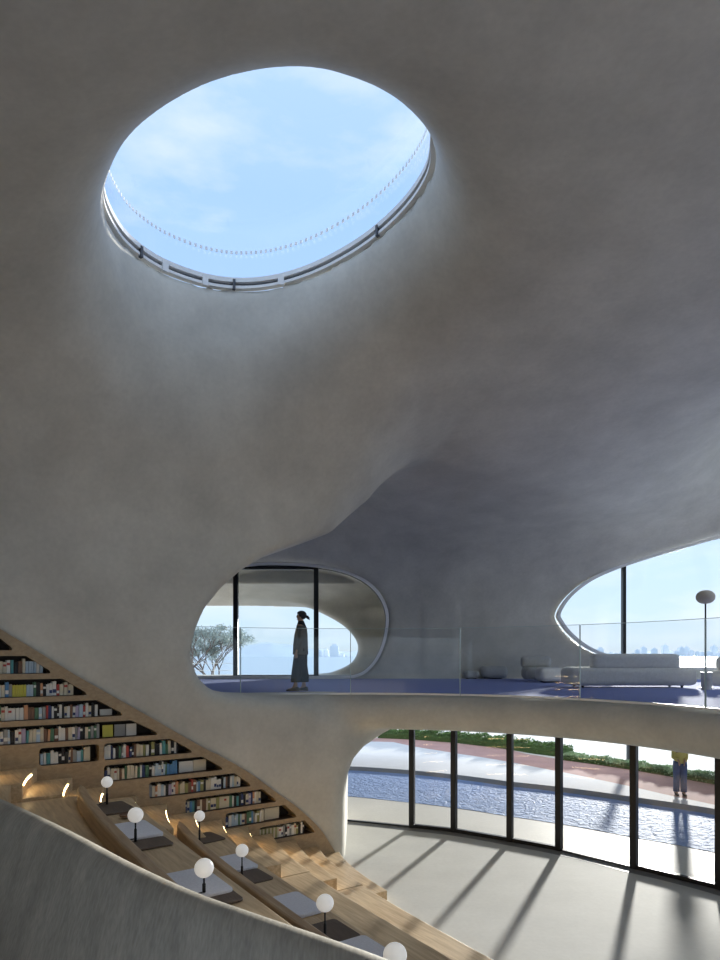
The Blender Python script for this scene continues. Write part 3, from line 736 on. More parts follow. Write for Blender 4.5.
# curve xy -> local x,z ; depth z -> local y
for v in me.vertices: v.co = Vector((v.co.x, .13-v.co.z, v.co.y))
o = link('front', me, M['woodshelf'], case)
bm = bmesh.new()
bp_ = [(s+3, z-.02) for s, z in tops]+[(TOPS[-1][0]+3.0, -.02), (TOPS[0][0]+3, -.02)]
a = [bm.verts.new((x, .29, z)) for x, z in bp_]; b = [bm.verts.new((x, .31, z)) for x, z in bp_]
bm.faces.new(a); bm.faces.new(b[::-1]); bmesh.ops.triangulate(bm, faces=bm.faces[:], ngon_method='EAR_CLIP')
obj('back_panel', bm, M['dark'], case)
# dark brown sheets lining the floor and top of each cubby
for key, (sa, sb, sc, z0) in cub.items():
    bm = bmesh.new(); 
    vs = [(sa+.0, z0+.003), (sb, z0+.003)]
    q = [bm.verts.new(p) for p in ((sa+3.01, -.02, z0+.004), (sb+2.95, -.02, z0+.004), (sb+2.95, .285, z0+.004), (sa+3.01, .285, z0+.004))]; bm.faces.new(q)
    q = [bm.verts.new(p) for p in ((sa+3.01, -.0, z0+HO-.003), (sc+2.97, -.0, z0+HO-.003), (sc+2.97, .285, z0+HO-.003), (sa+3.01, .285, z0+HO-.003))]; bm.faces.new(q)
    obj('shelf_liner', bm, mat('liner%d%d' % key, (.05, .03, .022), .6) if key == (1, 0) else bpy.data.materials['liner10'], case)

# ------------------------------------------------------------------ books
pal = {'white': (.72, .72, .69), 'cream': (.62, .57, .45), 'black': (.02, .02, .022), 'navy': (.04, .06, .16), 'blue': (.10, .26, .50), 'red': (.42, .07, .06), 'green': (.09, .2, .12),
       'yellow': (.62, .58, .10), 'grey': (.30, .31, .31), 'brown': (.20, .11, .07), 'teal': (.10, .32, .34), 'lilac': (.42, .38, .55), 'pale blue': (.45, .58, .70), 'orange': (.60, .32, .18), 'olive': (.30, .30, .12)}
bmat = {k: mat('cover_'+k.replace(' ', '_'), v, .55, noise=.06, nscale=20) for k, v in pal.items()}
bmat['_page'] = mat('book_pages', (.66, .62, .52), .9, noise=.06, nscale=60, stretch=(20, 1, 1))
bookmesh = {}
def bmesh_for(colr, var):
    if (colr, var) in bookmesh: return bookmesh[(colr, var)]
    bm = bmesh.new(); tq = .06
    # unit book: x 0..1 thickness, y 0..1 depth (spine at 0), z 0..1 height
    box(bm, 0, tq, 0, 1, 0, 1); box(bm, 1-tq, 1, 0, 1, 0, 1)
    vs = [(0, .03), (.15, 0), (.85, 0), (1, .03), (1, .045), (0, .045)]; prism(bm, vs, 0, 1)
    n1 = len(bm.faces); box(bm, tq, 1-tq, .045, .97, .015, .97)
    n2 = len(bm.faces)
    if var: box(bm, .04, .96, -.006, .02, (.62, .2, .42)[var-1], (.8, .45, .5)[var-1])
    bm.faces.ensure_lookup_table()
    for f in bm.faces[n1:n2]: f.material_index = 1
    for f in bm.faces[n2:]: f.material_index = 2
    bmesh.ops.recalc_face_normals(bm, faces=bm.faces[:])
    me = bpy.data.meshes.new('book'); bm.to_mesh(me); bm.free()
    other = 'white' if colr not in ('white', 'cream') else ('black', 'red', 'navy')[var % 3]
    for m in (bmat[colr], bmat['_page'], bmat[other]): me.materials.append(m)
    bookmesh[(colr, var)] = me; return me
base_book = bpy.data.objects.new('book', bmesh_for('white', 0))
first = [True]
rowname = {1: 'topmost', 2: 'second', 3: 'third', 4: 'fourth', 5: 'fifth', 6: 'sixth', 7: 'seventh', 8: 'eighth', 9: 'ninth', 10: 'tenth', 11: 'bottom'}
def put_book(s, t, z, w, d, h, colr, var, rot, lean, label, group):
    b = base_book.copy(); b.data = bmesh_for(colr, var); COL.objects.link(b)
    b.location = st(s, t, z); b.scale = (w, d, h)
    b.rotation_euler = (0, lean, ANG+rot); tag(b, label, 'book', group); return b
mix = ['white']*8+['cream']*5+['black']*5+['navy']*2+['blue']*1+['red']*1+['green']*2+['grey']*3+['brown']*2+['teal']*1+['lilac']+['pale blue']*2+['orange']+['olive']
nb = 0
spans = {(1, 0): (su(-8), su(-1)), (2, 0): (su(-6), su(44)), (3, 0): (su(-5), su(75)), (4, 0): (su(-5), su(100)), (5, 0): (su(-5), su(103)), (6, 0): (su(41), su(91)), (6, 1): (su(105), su(180)),
         (7, 0): (su(105), su(180)), (8, 0): (su(150), su(243)), (9, 0): (su(186), su(262)), (10, 0): (su(226.5), su(265)), (11, 0): (su(260.5), su(306))}
for key, (a, b) in spans.items():
    k = key[0]; s = a; z = rowz(k)
    sub = ' left' if key == (6, 0) else ''
    while s < b-.015:
        w = random.choice((.03, .036, .04, .044, .05, .058)); 
        if s+w > b+.01: break
        u_ = 360+F*st(s, 0).x/st(s, 0).y
        colr = random.choice(mix); h = random.uniform(.165, .225); var = random.choice((0, 0, 0, 0, 1, 2))
        if k == 3 and 12 < u_ < 26: colr = 'yellow'; h = .175; w = .036; var = 0
        if k == 3 and 26 <= u_ < 33: colr = 'pale blue'; h = .175; var = 0
        if k == 2 and 23 < u_ < 37: colr = 'pale blue'; h = .18; w = .036; var = 0
        if k == 2 and u_ < 3: colr = 'cream'
        if k == 4 and 10 < u_ < 24: colr = 'white'; h = .18; var = 0
        if k == 4 and 27 < u_ < 35: colr = 'brown'; h = .18
        if k == 9 and 198 < u_ < 228: colr = random.choice(('cream', 'cream', 'brown', 'olive')); h = .20
        if k == 11 and u_ < 279: colr = 'olive' if nb % 2 else 'cream'; h = .2; w = .036; var = 0
        if k == 5: h = random.uniform(.18, .22)
        if k == 7 and 168 < u_ < 180: colr = 'blue'; w = .045
        lean = random.choice((0, 0, 0, .03, -.03, .06)) if k in (5, 6, 7, 10) else random.choice((0, 0, .015))
        grp = 'books in the %s%s row of the bookcase' % (rowname[k], sub)
        put_book(s, -.055, z-.006+.0*abs(lean), w*.94, random.uniform(.13, .17), h, colr, var, 0, lean, '%s-spined book standing in the %s%s row of the oak bookcase' % (colr, rowname[k], sub), grp)
        nb += 1; s += w+random.choice((0, 0, .001, .003))
        if k == 2 and 19 < u_ < 22: s += .03
print('BOOKS', nb)
# face-out and display books
def faceout(u0, u1, k, h, colr, var, label):
    a, b = su(u0), su(u1)
    bk = base_book.copy(); bk.data = bmesh_for(colr, var); COL.objects.link(bk)
    w = b-a; bk.location = st(a+w, -.06, rowz(k)-.005); bk.scale = (.03, w, h); bk.rotation_euler = (0, 0, ANG+PI/2)
    bk.location = st(b, -.10, rowz(k)-.005)
    tag(bk, label, 'book', 'display books facing out of the bookcase'); return bk
faceout(104, 114.5, 5, .19, 'yellow', 0, 'yellow and black patterned book facing out in the fifth row')
faceout(116, 127, 5, .19, 'grey', 0, 'pale grey picture book facing out in the fifth row')
faceout(128, 138, 5, .19, 'white', 0, 'white book facing out at the end of the fifth row')
faceout(101.5, 113.5, 4, .10, 'white', 0, 'small white card box in the fourth row of the bookcase')
faceout(181, 195, 7, .185, 'white', 0, 'wide white book facing out in the seventh row')
faceout(195.5, 208, 7, .19, 'cream', 0, 'cream book facing out at the end of the seventh row')
faceout(267, 281.5, 10, .21, 'cream', 0, 'wide cream book facing out in the tenth row')
faceout(36.5, 44, 2, .0001+.17, 'grey', 0, 'grey book leaning at the right end of the second row')

# ------------------------------------------------------------------ foreground parapet
rimpx = [(-120, 755), (-60, 776), (0, 801), (60, 829.5), (120, 861.5), (180, 889.5), (240, 911.5), (300, 932), (370, 957), (450, 992), (540, 1040)]
rimc = catmull([tuple(ground(u, v, 3.2)) for u, v in rimpx], 8, closed=False)
rimc = [Vector(p) for p in rimc]
prof = [(.55, -3.2), (.50, -1.6), (.30, -.55), (.14, -.12), (.09, -.045), (.045, -.01), (0, 0), (-.04, -.012), (-.075, -.04), (-.13, -.12), (-.24, -.32), (-.45, -.72), (-.75, -1.25), (-1.0, -1.75), (-1.1, -2.2)]
bm = bmesh.new(); rings = []
for i, p in enumerate(rimc):
    d = (rimc[min(i+1, len(rimc)-1)]-rimc[max(i-1, 0)]).normalized(); nrm = Vector((-d.y, d.x, 0))   # away from camera
    if nrm.y < 0: nrm = -nrm
    rings.append([bm.verts.new(p+nrm*a+Vector((0, 0, b))) for a, b in prof])
for i in range(len(rings)-1):
    for j in range(len(prof)-1): bm.faces.new((rings[i][j], rings[i][j+1], rings[i+1][j+1], rings[i+1][j]))
o = obj('wall_parapet', bm, M['parapet'], None, True); o['kind'] = 'structure'
md = o.modifiers.new('s', 'SUBSURF'); md.levels = 1; md.render_levels = 2
bm = bmesh.new(); box(bm, -5.5, 4.5, -3, 1.1, .9, 1.1); tag(obj('floor_landing', bm, M['floor']), kind='structure')

# ------------------------------------------------------------------ gallery furniture
def rbox(bm, x0, x1, y0, y1, z0, z1, r, seg=5, puff=0.0):
    # rounded box as a superellipsoid-like cube grid
    n = 14; c_ = Vector(((x0+x1)/2, (y0+y1)/2, (z0+z1)/2)); hx, hy, hz = (x1-x0)/2, (y1-y0)/2, (z1-z0)/2
    cache = {}
    def vert(p):
        key = tuple(round(q, 5) for q in p)
        if key in cache: return cache[key]
        q = [max(-h+r, min(h-r, a*h)) for a, h in zip(p, (hx, hy, hz))]
        e = Vector([a*h-b for a, h, b in zip(p, (hx, hy, hz), q)])
        if e.length > 1e-9: e = e.normalized()*r
        bulge = 1+puff*(1-p[0]**2)*(1-p[1]**2)*.0
        v = bm.verts.new(c_+(Vector(q)+e)*bulge); cache[key] = v; return v
    def g(i, h):   # denser near the ends
        x = -1+2*i/n; return math.sin(x*PI/2)
    for ax in range(3):
        for sgn in (-1, 1):
            for i in range(n):
                for j in range(n):
                    q = []
                    for (a, b) in ((i, j), (i+1, j), (i+1, j+1), (i, j+1)):
                        p = [0, 0, 0]; p[ax] = sgn; p[(ax+1) % 3] = g(a, 0); p[(ax+2) % 3] = g(b, 0); q.append(vert(p))
                    try: bm.faces.new(q if sgn > 0 else q[::-1])
                    except ValueError: pass
Z2 = FLOOR2+.03
def thing(name, loc, label, cat, group=None, rz=0):
    return tag(empty(name, loc, rz), label, cat, group)
# long white sofa
sf = thing('sofa', (at(630.5, 0, 15.2).x, 15.4, Z2), 'long white boucle sofa with a low back standing on the blue carpet', 'sofa')
W2 = 1.47
def rb(nm, par, x0, x1, y0, y1, z0, z1, r, m): 
    bm = bmesh.new(); rbox(bm, x0, x1, y0, y1, z0, z1, r); return obj(nm, bm, m, par, True)
rb('seat', sf, -W2, W2, -.50, .50, .05, .48, .13, M['sofa'])
rb('backrest', sf, -W2+.50, W2-.38, -.46, -.10, .42, .80, .11, M['sofa'])
for x in (-W2+.3, W2-.3):
    for y in (-.3, .3):
        bm = bmesh.new(); lathe(bm, [(0, 0), (.03, 0), (.035, .07), (0, .07)], 10, (x, y, 0)); obj('leg', bm, M['black'], sf)
def pouf(u0, u1, vb, h, m, label, name='pouf', Y=None, rr_=.15, dep=None):
    Y = Y or (CAMZ-FLOOR2)*F/(vb-HV); x0 = (u0-360)/F*Y; x1 = (u1-360)/F*Y; w = (x1-x0)/2; dep = dep or w
    r = thing(name, ((x0+x1)/2, Y+dep, Z2), label, 'pouf', 'round boucle poufs on the gallery carpet'); rb('cushion', r, -w, w, -dep, dep, .03, h, rr_, m)
    bm = bmesh.new(); lathe(bm, [(0, 0), (w*.7, 0), (w*.7, .04), (0, .04)], 20); obj('base', bm, M['black'], r)
    return r
pouf(540.5, 567, 684, .42, M['sofa'], 'white boucle pouf just left of the long sofa')
pouf(482.5, 508.5, 680, .42, M['sofagrey'], 'grey rounded pouf by the bare wall, larger of the two')
pouf(465.5, 480, 680, .26, M['sofagrey'], 'dark grey low pouf by the bare wall, smaller of the two', rr_=.1)
r = thing('lounge_chair', (at(545, 0, 18.5).x, 19.0, Z2), 'grey low lounge chair behind the white pouf', 'chair')
rb('seat', r, -.5, .4, -.4, .4, .05, .42, .15, M['sofagrey']); rb('backrest', r, -.5, .4, .15, .42, .38, .74, .12, M['sofagrey'])
ac = thing('armchair', (at(748, 0, 14.2).x, 14.5, Z2), 'white boucle armchair cut by the right edge of the picture', 'armchair')
rb('seat', ac, -.55, .55, -.45, .45, .05, .42, .16, M['sofa']); rb('backrest', ac, -.35, .55, .1, .45, .38, .75, .13, M['sofa'])
sd = thing('side_table', (at(706.5, 0, 14.25).x, 14.25, Z2), 'small marble drum side table between sofa and armchair', 'table')
bm = bmesh.new(); lathe(bm, [(0, 0), (.105, 0), (.11, .01), (.11, .355), (0, .355)], 28); obj('drum', bm, M['marble'], sd, False)
bm = bmesh.new(); lathe(bm, [(0, .355), (.128, .355), (.13, .36), (.13, .385), (.12, .39), (0, .39)], 28); obj('table_top', bm, M['marble'], sd, False)
fl = thing('floor_lamp', (at(705.5, 0, 14.9).x, 14.9, Z2), 'tall floor lamp with flattened beige globe shade behind the marble side table', 'lamp')
hz = at(705.5, 597, 14.9).z-Z2
bm = bmesh.new(); lathe(bm, [(0, 0), (.16, 0), (.16, .02), (0, .025)], 24); obj('base', bm, M['black'], fl)
bm = bmesh.new(); tube(bm, [(0, 0, .02), (0, 0, hz-.13)], .018, 12); obj('pole', bm, M['black'], fl, True)
bm = bmesh.new(); lathe(bm, [(.205*math.sin(PI*k/18)**.85 if 0 < k < 18 else 0, -.158*math.cos(PI*k/18)) for k in range(19)], 32, (0, 0, hz)); obj('lamp_shade', bm, M['shade'], fl, True)
# right edge small side lamp legs omitted; low shelf unit against the bare wall is only a reflection in the glass

# ------------------------------------------------------------------ people
def skinbody(name, verts, edges, radii, m, parent, root=0, lv=2):
    me = bpy.data.meshes.new(name); me.from_pydata([tuple(v) for v in verts], edges, [])
    o = bpy.data.objects.new(name, me); COL.objects.link(o)
    md = o.modifiers.new('skin', 'SKIN'); md.use_smooth_shade = True
    for i, r in enumerate(radii):
        sv = me.skin_vertices[0].data[i]; rr = r if isinstance(r, tuple) else (r, r); sv.radius = rr; sv.use_root = (i == root)
    ms = o.modifiers.new('sub', 'SUBSURF'); ms.levels = lv; ms.render_levels = lv
    dg = bpy.context.evaluated_depsgraph_get(); me2 = bpy.data.meshes.new_from_object(o.evaluated_get(dg))
    bpy.data.objects.remove(o)
    o = link(name, me2, m, parent, True); return o
def ellr(cx, cy, z, rx, ry, n=18, tilt=0): return [Vector((cx+rx*math.cos(2*PI*k/n), cy+ry*math.sin(2*PI*k/n), z+tilt*math.cos(2*PI*k/n))) for k in range(n)]
def person(loc, rz, label, H_, top, bot, collar=None, dress='jacket', arms='down', stance=(.09, -.12)):
    # local: faces +x, left is +y
    root = thing('person', loc, label, 'person', None, rz); k = H_/1.70
    fx1, fx2 = stance
    V_ = []; E_ = []; R_ = []
    def add(p, r, par=None):
        V_.append(Vector(p)*k); R_.append((r[0]*k, r[1]*k) if isinstance(r, tuple) else (r*k, r*k))
        if par is not None: E_.append((par, len(V_)-1))
        return len(V_)-1
    pel = add((0, 0, .93), (.12, .15)); ab = add((.0, 0, 1.08), (.10, .135), pel); ch = add((0, 0, 1.26), (.11, .15), ab); nk0 = add((-.01, 0, 1.40), (.06, .07), ch)
    nk = add((.0, 0, 1.47), .048, nk0); hd = add((.015, 0, 1.545), (.078, .07), nk); hd2 = add((.005, 0, 1.62), (.092, .078), hd); hd3 = add((-.005, 0, 1.665), (.06, .055), hd2)
    chin = add((.062, 0, 1.515), .026, hd); nose = add((.103, 0, 1.575), .012, hd2)
    for sy, fx in ((1, fx1), (-1, fx2)):
        h = add((0, .09*sy, .88), .085, pel); kn = add((fx*.55+.02, .095*sy, .48), .055, h); an = add((fx, .095*sy, .09), .036, kn)
        he = add((fx-.03, .095*sy, .04), .034, an); ba = add((fx+.09, .10*sy, .03), (.028, .038), an); to = add((fx+.17, .105*sy, .022), (.018, .034), ba)
        sh = add((-.01, .17*sy, 1.37), .052, nk0)
        if arms == 'down':
            el = add((-.02 if sy > 0 else .02, .215*sy, 1.09), .040, sh); wr = add((.05, .20*sy, .86), .026, el)
        else:
            el = add((-.03, .17*sy, 1.10), .036, sh); wr = add((.15, .09*sy, 1.04), .026, el)
        pa = add((wr and V_[wr].x/k+.01, .20*sy if arms == 'down' else .07*sy, (V_[wr].z/k)-.07), (.014, .036), wr)
        px, pz = V_[pa].x/k, V_[pa].z/k; yy = V_[pa].y/k
        for j in range(4):
            f1 = add((px-.027+.018*j, yy, pz-.045), .009, pa); f2 = add((px-.027+.02*j+.006, yy-.008*sy, pz-.085-.008*(j in (1, 2))), .0075, f1)
        t1 = add((px+.042, yy-.015*sy, pz-.01), .010, pa); add((px+.052, yy-.02*sy, pz-.045), .008, t1)
    skinbody('body', V_, E_, R_, M['skin'], root)
    # shoes
    for sy, fx in ((1, fx1), (-1, fx2)):
        bm = bmesh.new(); y = .10*sy
        rings = []
        for xx, w, hgt in ((-.085, .02, .05), (-.07, .036, .085), (-.02, .042, .10), (.05, .045, .075), (.11, .05, .055), (.17, .042, .042), (.20, .018, .03)):
            rings.append([Vector((fx+xx, y+w*math.cos(a), max(.0, hgt*.5+hgt*.52*math.sin(a))))*k for a in [2*PI*q/12 for q in range(12)]])
        ringloft(bm, rings); obj('shoe', bm, M['shoe'], root, True)
    # trousers: pelvis plus two legs
    for sy, fx in ((1, fx1), (-1, fx2)):
        bm = bmesh.new(); y = .095*sy; hem = .19 if dress == 'jacket' else .10; fw = .10 if dress == 'jacket' else .075
        ringloft(bm, [[p*k for p in ellr(0, y*.75, 1.0, .115, .115)], [p*k for p in ellr(.0, y*.9, .86, .125, .11)], [p*k for p in ellr(fx*.5+.01, y, .55, .105 if dress == 'jacket' else .08, .09)], [p*k for p in ellr(fx*.9, y, .30, .11 if dress == 'jacket' else .07, .085)], [p*k for p in ellr(fx, y, hem, fw, .09)]])
        obj('trouser_leg', bm, bot, root, True)
    # top
    bm = bmesh.new()
    hemz = .78 if dress == 'jacket' else .94; q_ = 1 if dress == 'jacket' else .78
    def ell2(cx, cy, z, rx, ry, n=18, tilt=0): return ellr(cx, cy, z, rx*q_, ry*q_, n, tilt)
    ringloft(bm, [[p*k for p in ell2(.01, 0, hemz, .165, .21)], [p*k for p in ell2(.01, 0, 1.0, .155, .20)], [p*k for p in ell2(.0, 0, 1.2, .14, .195)], [p*k for p in ell2(-.01, 0, 1.34, .115, .185)], [p*k for p in ell2(-.01, 0, 1.41, .085, .12)], [p*k for p in ell2(0, 0, 1.45, .06, .065)]])
    tp = obj(dress, bm, top, root, True)
    for sy in (1, -1):
        a = Vector((-.01, .155*sy, 1.37))*k
        if arms == 'down': e = Vector((-.02 if sy > 0 else .02, .225*sy, 1.09))*k; w_ = Vector((.045, .205*sy, .89))*k
        else: e = Vector((-.03, .175*sy, 1.10))*k; w_ = Vector((.13, .10*sy, 1.04))*k
        bm = bmesh.new(); tube(bm, [a, a.lerp(e, .5), e, w_], [.075*k, .068*k, .06*k, .055*k], 14); obj('sleeve', bm, top, tp, True)
    if collar is not None:
        bm = bmesh.new(); ringloft(bm, [[p*k for p in ellr(-.005, 0, 1.385, .105, .13)], [p*k for p in ellr(-.005, 0, 1.43, .085, .10)], [p*k for p in ellr(.0, 0, 1.50, .062, .066)]]); obj('collar', bm, collar, tp, True)
    # face details
    for sy in (1, -1):
        bm = bmesh.new(); lathe(bm, [(.011*math.sin(PI*j/6), -.011*math.cos(PI*j/6)) for j in range(7)], 8, Vector((.082, .032*sy, 1.590))*k); obj('eye', bm, M['hair'], root, True)
        bm = bmesh.new(); ringloft(bm, [[Vector((-.0+.018*math.cos(a), (.074+d)*sy, 1.575+.03*math.sin(a)))*k for a in [2*PI*q/10 for q in range(10)]] for d in (0, .012)]); obj('ear', bm, M['skin'], root, True)
    bm = bmesh.new(); lathe(bm, [(.02*math.sin(PI*j/6), -.006*math.cos(PI*j/6)) for j in range(7)], 10, Vector((.083, 0, 1.535))*k); obj('mouth', bm, mat('lip', (.3, .12, .1), .5) if 'lip' not in bpy.data.materials else bpy.data.materials['lip'], root, True)
    # hair cap
    bm = bmesh.new(); bmesh.ops.create_uvsphere(bm, u_segments=24, v_segments=16, radius=1)
    for v in bm.verts:
        x, y, z = v.co
        X_ = -.012+.112*x; Z_ = 1.622+.100*z; Y_ = .094*y
        if x > .35 and z < .35: X_ = -.012+.112*.35+(x-.35)*.01; Z_ = 1.622+.1*max(z, -.1)
        v.co = Vector((X_, Y_, max(Z_, 1.535)))*k
    hr = obj('hair', bm, M['hair'], root, True)
    if dress == 'jacket':
        bm = bmesh.new(); tube(bm, [Vector(p)*k for p in ((-.10, 0, 1.60), (-.135, 0, 1.585), (-.165, 0, 1.555), (-.185, .0, 1.52))], [.022*k, .034*k, .028*k, .006*k], 12)
        obj('ponytail', bm, M['hair'], hr, True)
        bm = bmesh.new(); tube(bm, [Vector(p)*k for p in ((-.112, 0, 1.597), (-.122, 0, 1.592))], [.027*k, .027*k], 12); obj('hair_tie', bm, M['jacketdark'], hr, True)
    return root
pp = at(301, 692.5, 13.7)
person((pp.x, pp.y, Z2), PI-.12, 'person with dark ponytail, grey jacket and wide dark trousers standing on the gallery', 1.70, M['jacket'], M['trousers'], M['jacketdark'], stance=(.10, -.05))
gp = ground(680, 795)
person((gp.x, gp.y, 0), -1.75, 'person in yellow top and blue jeans standing outside beyond the pool', 1.70, M['yellow'], M['jeans'], None, 'shirt', 'fold', stance=(.02, -.02))

# ------------------------------------------------------------------ planting outside
def leaves(n, sampler, size, m, name, parent=None):
    P = np.array([sampler() for _ in range(n)]); a = rng.normal(size=(n, 3)); a /= np.linalg.norm(a, axis=1)[:, None]
    b = rng.normal(size=(n, 3)); b -= (a*b).sum(1)[:, None]*a; b /= np.linalg.norm(b, axis=1)[:, None]
    s = (size*(.6+.8*rng.random(n)))[:, None]
    Vv = np.stack([P-a*s, P-b*s*.45, P+a*s, P+b*s*.45], 1).reshape(-1, 3); Qq = np.arange(4*n).reshape(n, 4)
    return link(name, npmesh(name, Vv, Qq), m, parent)
def hedge(us, name, label, h, wd, m, dens, size):
    pts = []
    r = empty(name, us[0]); tag(r, label, 'hedge')
    off = -Vector(us[0])
    L_ = [Vector(p) for p in us]; seg = []
    tot = sum((b-a).length for a, b in zip(L_, L_[1:]))
    def pos(f):
        d = f*tot
        for a, b in zip(L_, L_[1:]):
            l = (b-a).length
            if d <= l: return a.lerp(b, d/l), (b-a).normalized()
            d -= l
        return L_[-1], (L_[-1]-L_[-2]).normalized()
    bm = bmesh.new(); rings = []; n = int(tot/.3)
    for i in range(n+1):
        p, d = pos(i/n); nn = Vector((-d.y, d.x, 0)); hh = h*.86*(1+.12*math.sin(i*1.7)+.06*math.sin(i*4.1)); ww = wd*.42
        rings.append([p+off+nn*a+Vector((0, 0, b)) for a, b in ((-ww, 0), (-ww*1.05, hh*.6), (-ww*.6, hh), (ww*.6, hh), (ww*1.05, hh*.6), (ww, 0))])
    ringloft(bm, rings); obj('bush_core', bm, mat('core_'+name, (.06, .11, .035), .9) , r)
    def samp():
        f = random.random(); p, d = pos(f); nn = Vector((-d.y, d.x, 0)); a = random.uniform(-1, 1); z = random.uniform(.15, 1.05)
        if random.random() < .6: z = random.uniform(.8, 1.12)
        q = p+off+nn*a*wd*.5+Vector((0, 0, z*h*(1+.13*math.sin(f*tot*5)+.08*math.sin(f*tot*13)))); return tuple(q)
    leaves(int(tot*dens), samp, size, m, 'foliage', r)
h1 = [ground(u, v)+Vector((0, .3, 0)) for u, v in ((380, 738), (415, 739.5), (460, 743), (507, 748.5), (540, 754), (572, 758))]
hedge(h1, 'box_hedge', 'dense green clipped hedge beyond the pink path', .42, .8, M['leaf'], 700, .05)
h2 = [ground(u, v)+Vector((.1, .35, 0)) for u, v in ((566, 760.5), (600, 765), (631, 769.6), (675, 777), (720, 785), (790, 799), (860, 815))]
hedge(h2, 'grassy_hedge', 'low feathery pale green planting behind the person outside', .22, .75, M['leaf2'], 900, .045)
# tree beyond the left glazing: branching crown of feathery sprays
def tree(x, y, zb, h, name, label, seed, spread=1.9):
    random.seed(seed); r = empty(name, (x, y, zb)); tag(r, label, 'tree', 'feathery trees beyond the gallery glazing')
    bm = bmesh.new(); tips = []
    def grow(p, d, L_, rad, dep):
        q = p+d*L_; tube(bm, [p, p.lerp(q, .5)+Vector((random.uniform(-.05, .05), 0, .03)), q], [rad, rad*.85, rad*.65], 6)
        if dep == 0: tips.append(q); return
        for _ in range(3 if dep > 1 else 3):
            nd = (d+Vector((random.uniform(-1, 1), random.uniform(-1, 1), random.uniform(-.15, .55)))*.75).normalized(); grow(q, nd, L_*random.uniform(.62, .8), rad*.6, dep-1)
    grow(Vector((0, 0, 0)), Vector((0, 0, 1)), h*.36, .09, 4)
    obj('trunk', bm, M['bark'], r)
    def samp():
        t = random.choice(tips); return (t.x+random.gauss(0, .20), t.y+random.gauss(0, .20), t.z+random.gauss(0, .09))
    leaves(5200, samp, .055, M['leaf3'], 'foliage', r)
tree(at(205, 0, 34).x, 34, -.2, 6.2, 'feathery_tree', 'feathery pale tree behind the glass at the left of the black door frame', 4)
tree(at(228, 0, 38).x-.6, 38, -.2, 5.4, 'feathery_tree', 'smaller feathery tree close against the black door frame', 9)
tree(at(178, 0, 36).x, 36, -.2, 6.4, 'feathery_tree', 'feathery tree mostly hidden by the left edge of the rounded opening', 15)
random.seed(21)
# post outside
p = ground(629.5, 762.5); po = thing('bollard', (p.x, p.y, 0), 'dark grey square post standing on the path beside the low planting', 'post')
bx('shaft', -.09, .09, -.09, .09, 0, 1.3, M['post'], po, .01); bx('cap', -.10, .10, -.10, .10, 1.3, 1.34, M['post'], po, .01)
# terrace handrail seen beyond the left glazing
r = thing('terrace_railing', (0, 27.2, 2.3), 'thin pale metal railing on the porch edge beyond the black door frame', 'railing')
for z in (.55, .85, 1.15, 1.45): 
    bm = bmesh.new(); tube(bm, [(-8, 0, z), (-5.2, 0, z)], .012, 6); obj('rail_bar', bm, M['haze'], r)
for x in (-8, -7.1, -6.2, -5.2):
    bm = bmesh.new(); tube(bm, [(x, 0, -2.3), (x, 0, 1.45)], .016, 6); obj('rail_post', bm, M['haze'], r)

# far shore: hill and towers
def hill(u0, u1, vtop, Y, seed, name):
    random.seed(seed); Vs = []; Fs = []; n = 60; ph = [random.uniform(0, 6) for _ in range(5)]
    for i in range(n+1):
        f = i/n; u = u0+(u1-u0)*f; env = math.sin(PI*f)**.35
        h = env*(655-vtop)/F*Y*(.72+.12*math.sin(f*9+ph[0])+.09*math.sin(f*23+ph[1])+.05*math.sin(f*61+ph[2]))
        x = (u-360)/F*Y
        Vs += [(x, Y, -2.2), (x, Y+60, h+3), (x, Y+400, -2.2)]
    for i in range(n):
        a = 3*i
        Fs += [(a, a+3, a+4, a+1), (a+1, a+4, a+5, a+2)]
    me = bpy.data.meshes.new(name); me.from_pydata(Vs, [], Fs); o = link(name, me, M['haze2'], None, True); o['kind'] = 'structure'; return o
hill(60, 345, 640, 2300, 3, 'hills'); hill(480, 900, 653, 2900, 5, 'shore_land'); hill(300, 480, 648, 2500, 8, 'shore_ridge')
random.seed(33)
tw = []
for i in range(3):
    hh = (28, 40, 22)[i]; bm = bmesh.new(); box(bm, -9, 9, -8, 8, 0, hh); box(bm, -5, 5, -5, 5, hh, hh+5); 
    if i == 1: box(bm, -1, 1, -1, 1, hh+5, hh+12)
    tw.append(bm)
tws = []
for bm in tw:
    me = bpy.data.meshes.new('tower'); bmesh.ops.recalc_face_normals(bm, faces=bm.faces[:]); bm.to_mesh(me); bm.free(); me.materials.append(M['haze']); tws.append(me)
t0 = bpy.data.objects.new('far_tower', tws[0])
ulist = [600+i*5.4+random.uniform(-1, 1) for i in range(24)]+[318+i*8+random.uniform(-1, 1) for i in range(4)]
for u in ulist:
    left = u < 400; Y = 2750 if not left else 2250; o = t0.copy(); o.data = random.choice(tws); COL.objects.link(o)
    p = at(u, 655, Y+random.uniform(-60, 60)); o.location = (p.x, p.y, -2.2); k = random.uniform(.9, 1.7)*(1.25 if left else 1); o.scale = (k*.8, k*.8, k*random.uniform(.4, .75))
    tag(o, 'hazy pale tower on the far shore seen through the %s opening' % ('left' if left else 'right eye-shaped'), 'building', 'hazy towers on the far shore, %s' % ('left' if left else 'right'))

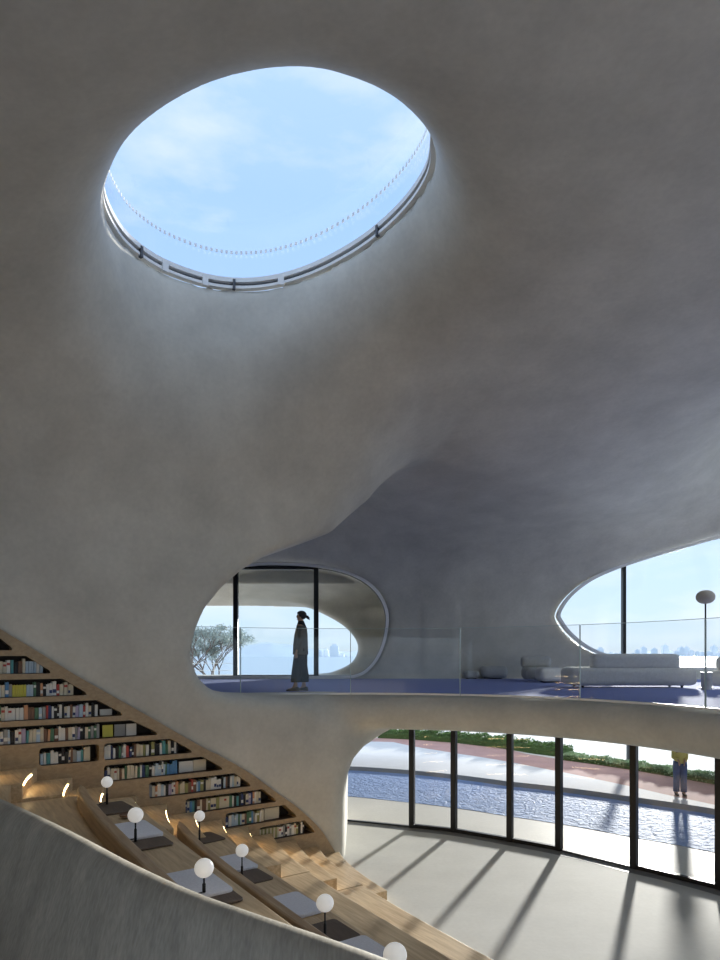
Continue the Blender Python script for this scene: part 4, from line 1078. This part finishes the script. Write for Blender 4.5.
# ------------------------------------------------------------------ light and sky
wd = bpy.data.worlds.new('World'); scene.world = wd; wd.use_nodes = True
nt = wd.node_tree; N = nt.nodes; L = nt.links; N.clear()
out = N.new('ShaderNodeOutputWorld'); bg = N.new('ShaderNodeBackground'); tc = N.new('ShaderNodeTexCoord')
sep = N.new('ShaderNodeSeparateXYZ'); L.new(tc.outputs['Generated'], sep.inputs[0])
ramp = N.new('ShaderNodeValToRGB'); e = ramp.color_ramp.elements
e[0].position = 0.0; e[0].color = (.45, .54, .60, 1); e[1].position = 1.0; e[1].color = (1.2, 1.35, 1.5, 1)
for pos, colr in ((.02, (.54, .66, .75)), (.12, (.50, .65, .83)), (.32, (.42, .58, .86)), (.58, (.34, .52, .82)), (.74, (.42, .58, .84))):
    q = ramp.color_ramp.elements.new(pos); q.color = (*colr, 1)
L.new(sep.outputs['Z'], ramp.inputs['Fac'])
mp = N.new('ShaderNodeMapping'); mp.inputs['Scale'].default_value = (1.3, 1.3, 4.0); mp.inputs['Location'].default_value = (.35, .1, .2)
L.new(tc.outputs['Generated'], mp.inputs['Vector'])
nz_ = N.new('ShaderNodeTexNoise'); nz_.inputs['Scale'].default_value = 2.2; nz_.inputs['Detail'].default_value = 8; nz_.inputs['Roughness'].default_value = .55
L.new(mp.outputs['Vector'], nz_.inputs['Vector'])
cr = N.new('ShaderNodeValToRGB'); cr.color_ramp.elements[0].position = .48; cr.color_ramp.elements[0].color = (0, 0, 0, 1); cr.color_ramp.elements[1].position = .68; cr.color_ramp.elements[1].color = (.85, .85, .85, 1)
L.new(nz_.outputs['Fac'], cr.inputs['Fac'])
mx = N.new('ShaderNodeMix'); mx.data_type = 'RGBA'; mx.inputs['B'].default_value = (.70, .75, .83, 1)
L.new(cr.outputs['Color'], mx.inputs['Factor']); L.new(ramp.outputs['Color'], mx.inputs['A'])
L.new(mx.outputs['Result'], bg.inputs['Color']); bg.inputs['Strength'].default_value = 1.0
L.new(bg.outputs[0], out.inputs['Surface'])
sun = bpy.data.lights.new('sun', 'SUN'); sun.energy = 7.2; sun.angle = math.radians(2.2); sun.color = (1, .95, .87)
so = bpy.data.objects.new('sun', sun); COL.objects.link(so)
el = math.radians(7.5); sd_ = Vector((-.44*math.cos(el), -.898*math.cos(el), -math.sin(el)))
so.rotation_euler = sd_.to_track_quat('-Z', 'Y').to_euler(); so.location = (15, 30, 12)

cam = bpy.data.cameras.new('camera'); co = bpy.data.objects.new('camera', cam); COL.objects.link(co)
co.location = (0, 0, CAMZ); co.rotation_euler = (PI/2, 0, 0)
cam.sensor_fit = 'VERTICAL'; cam.sensor_height = 36; cam.sensor_width = 27; cam.lens = F/960*36; cam.shift_y = (HV-480)/960
cam.clip_start = .05; cam.clip_end = 8000
scene.camera = co
vs_ = scene.view_settings; vs_.view_transform = 'Standard'; vs_.look = 'None'; vs_.gamma = 1; vs_.use_curve_mapping = False; vs_.exposure = 0.56
scene.cycles.max_bounces = 10; scene.cycles.diffuse_bounces = 6; scene.cycles.transparent_max_bounces = 16
scene.cycles.caustics_reflective = False; scene.cycles.caustics_refractive = False
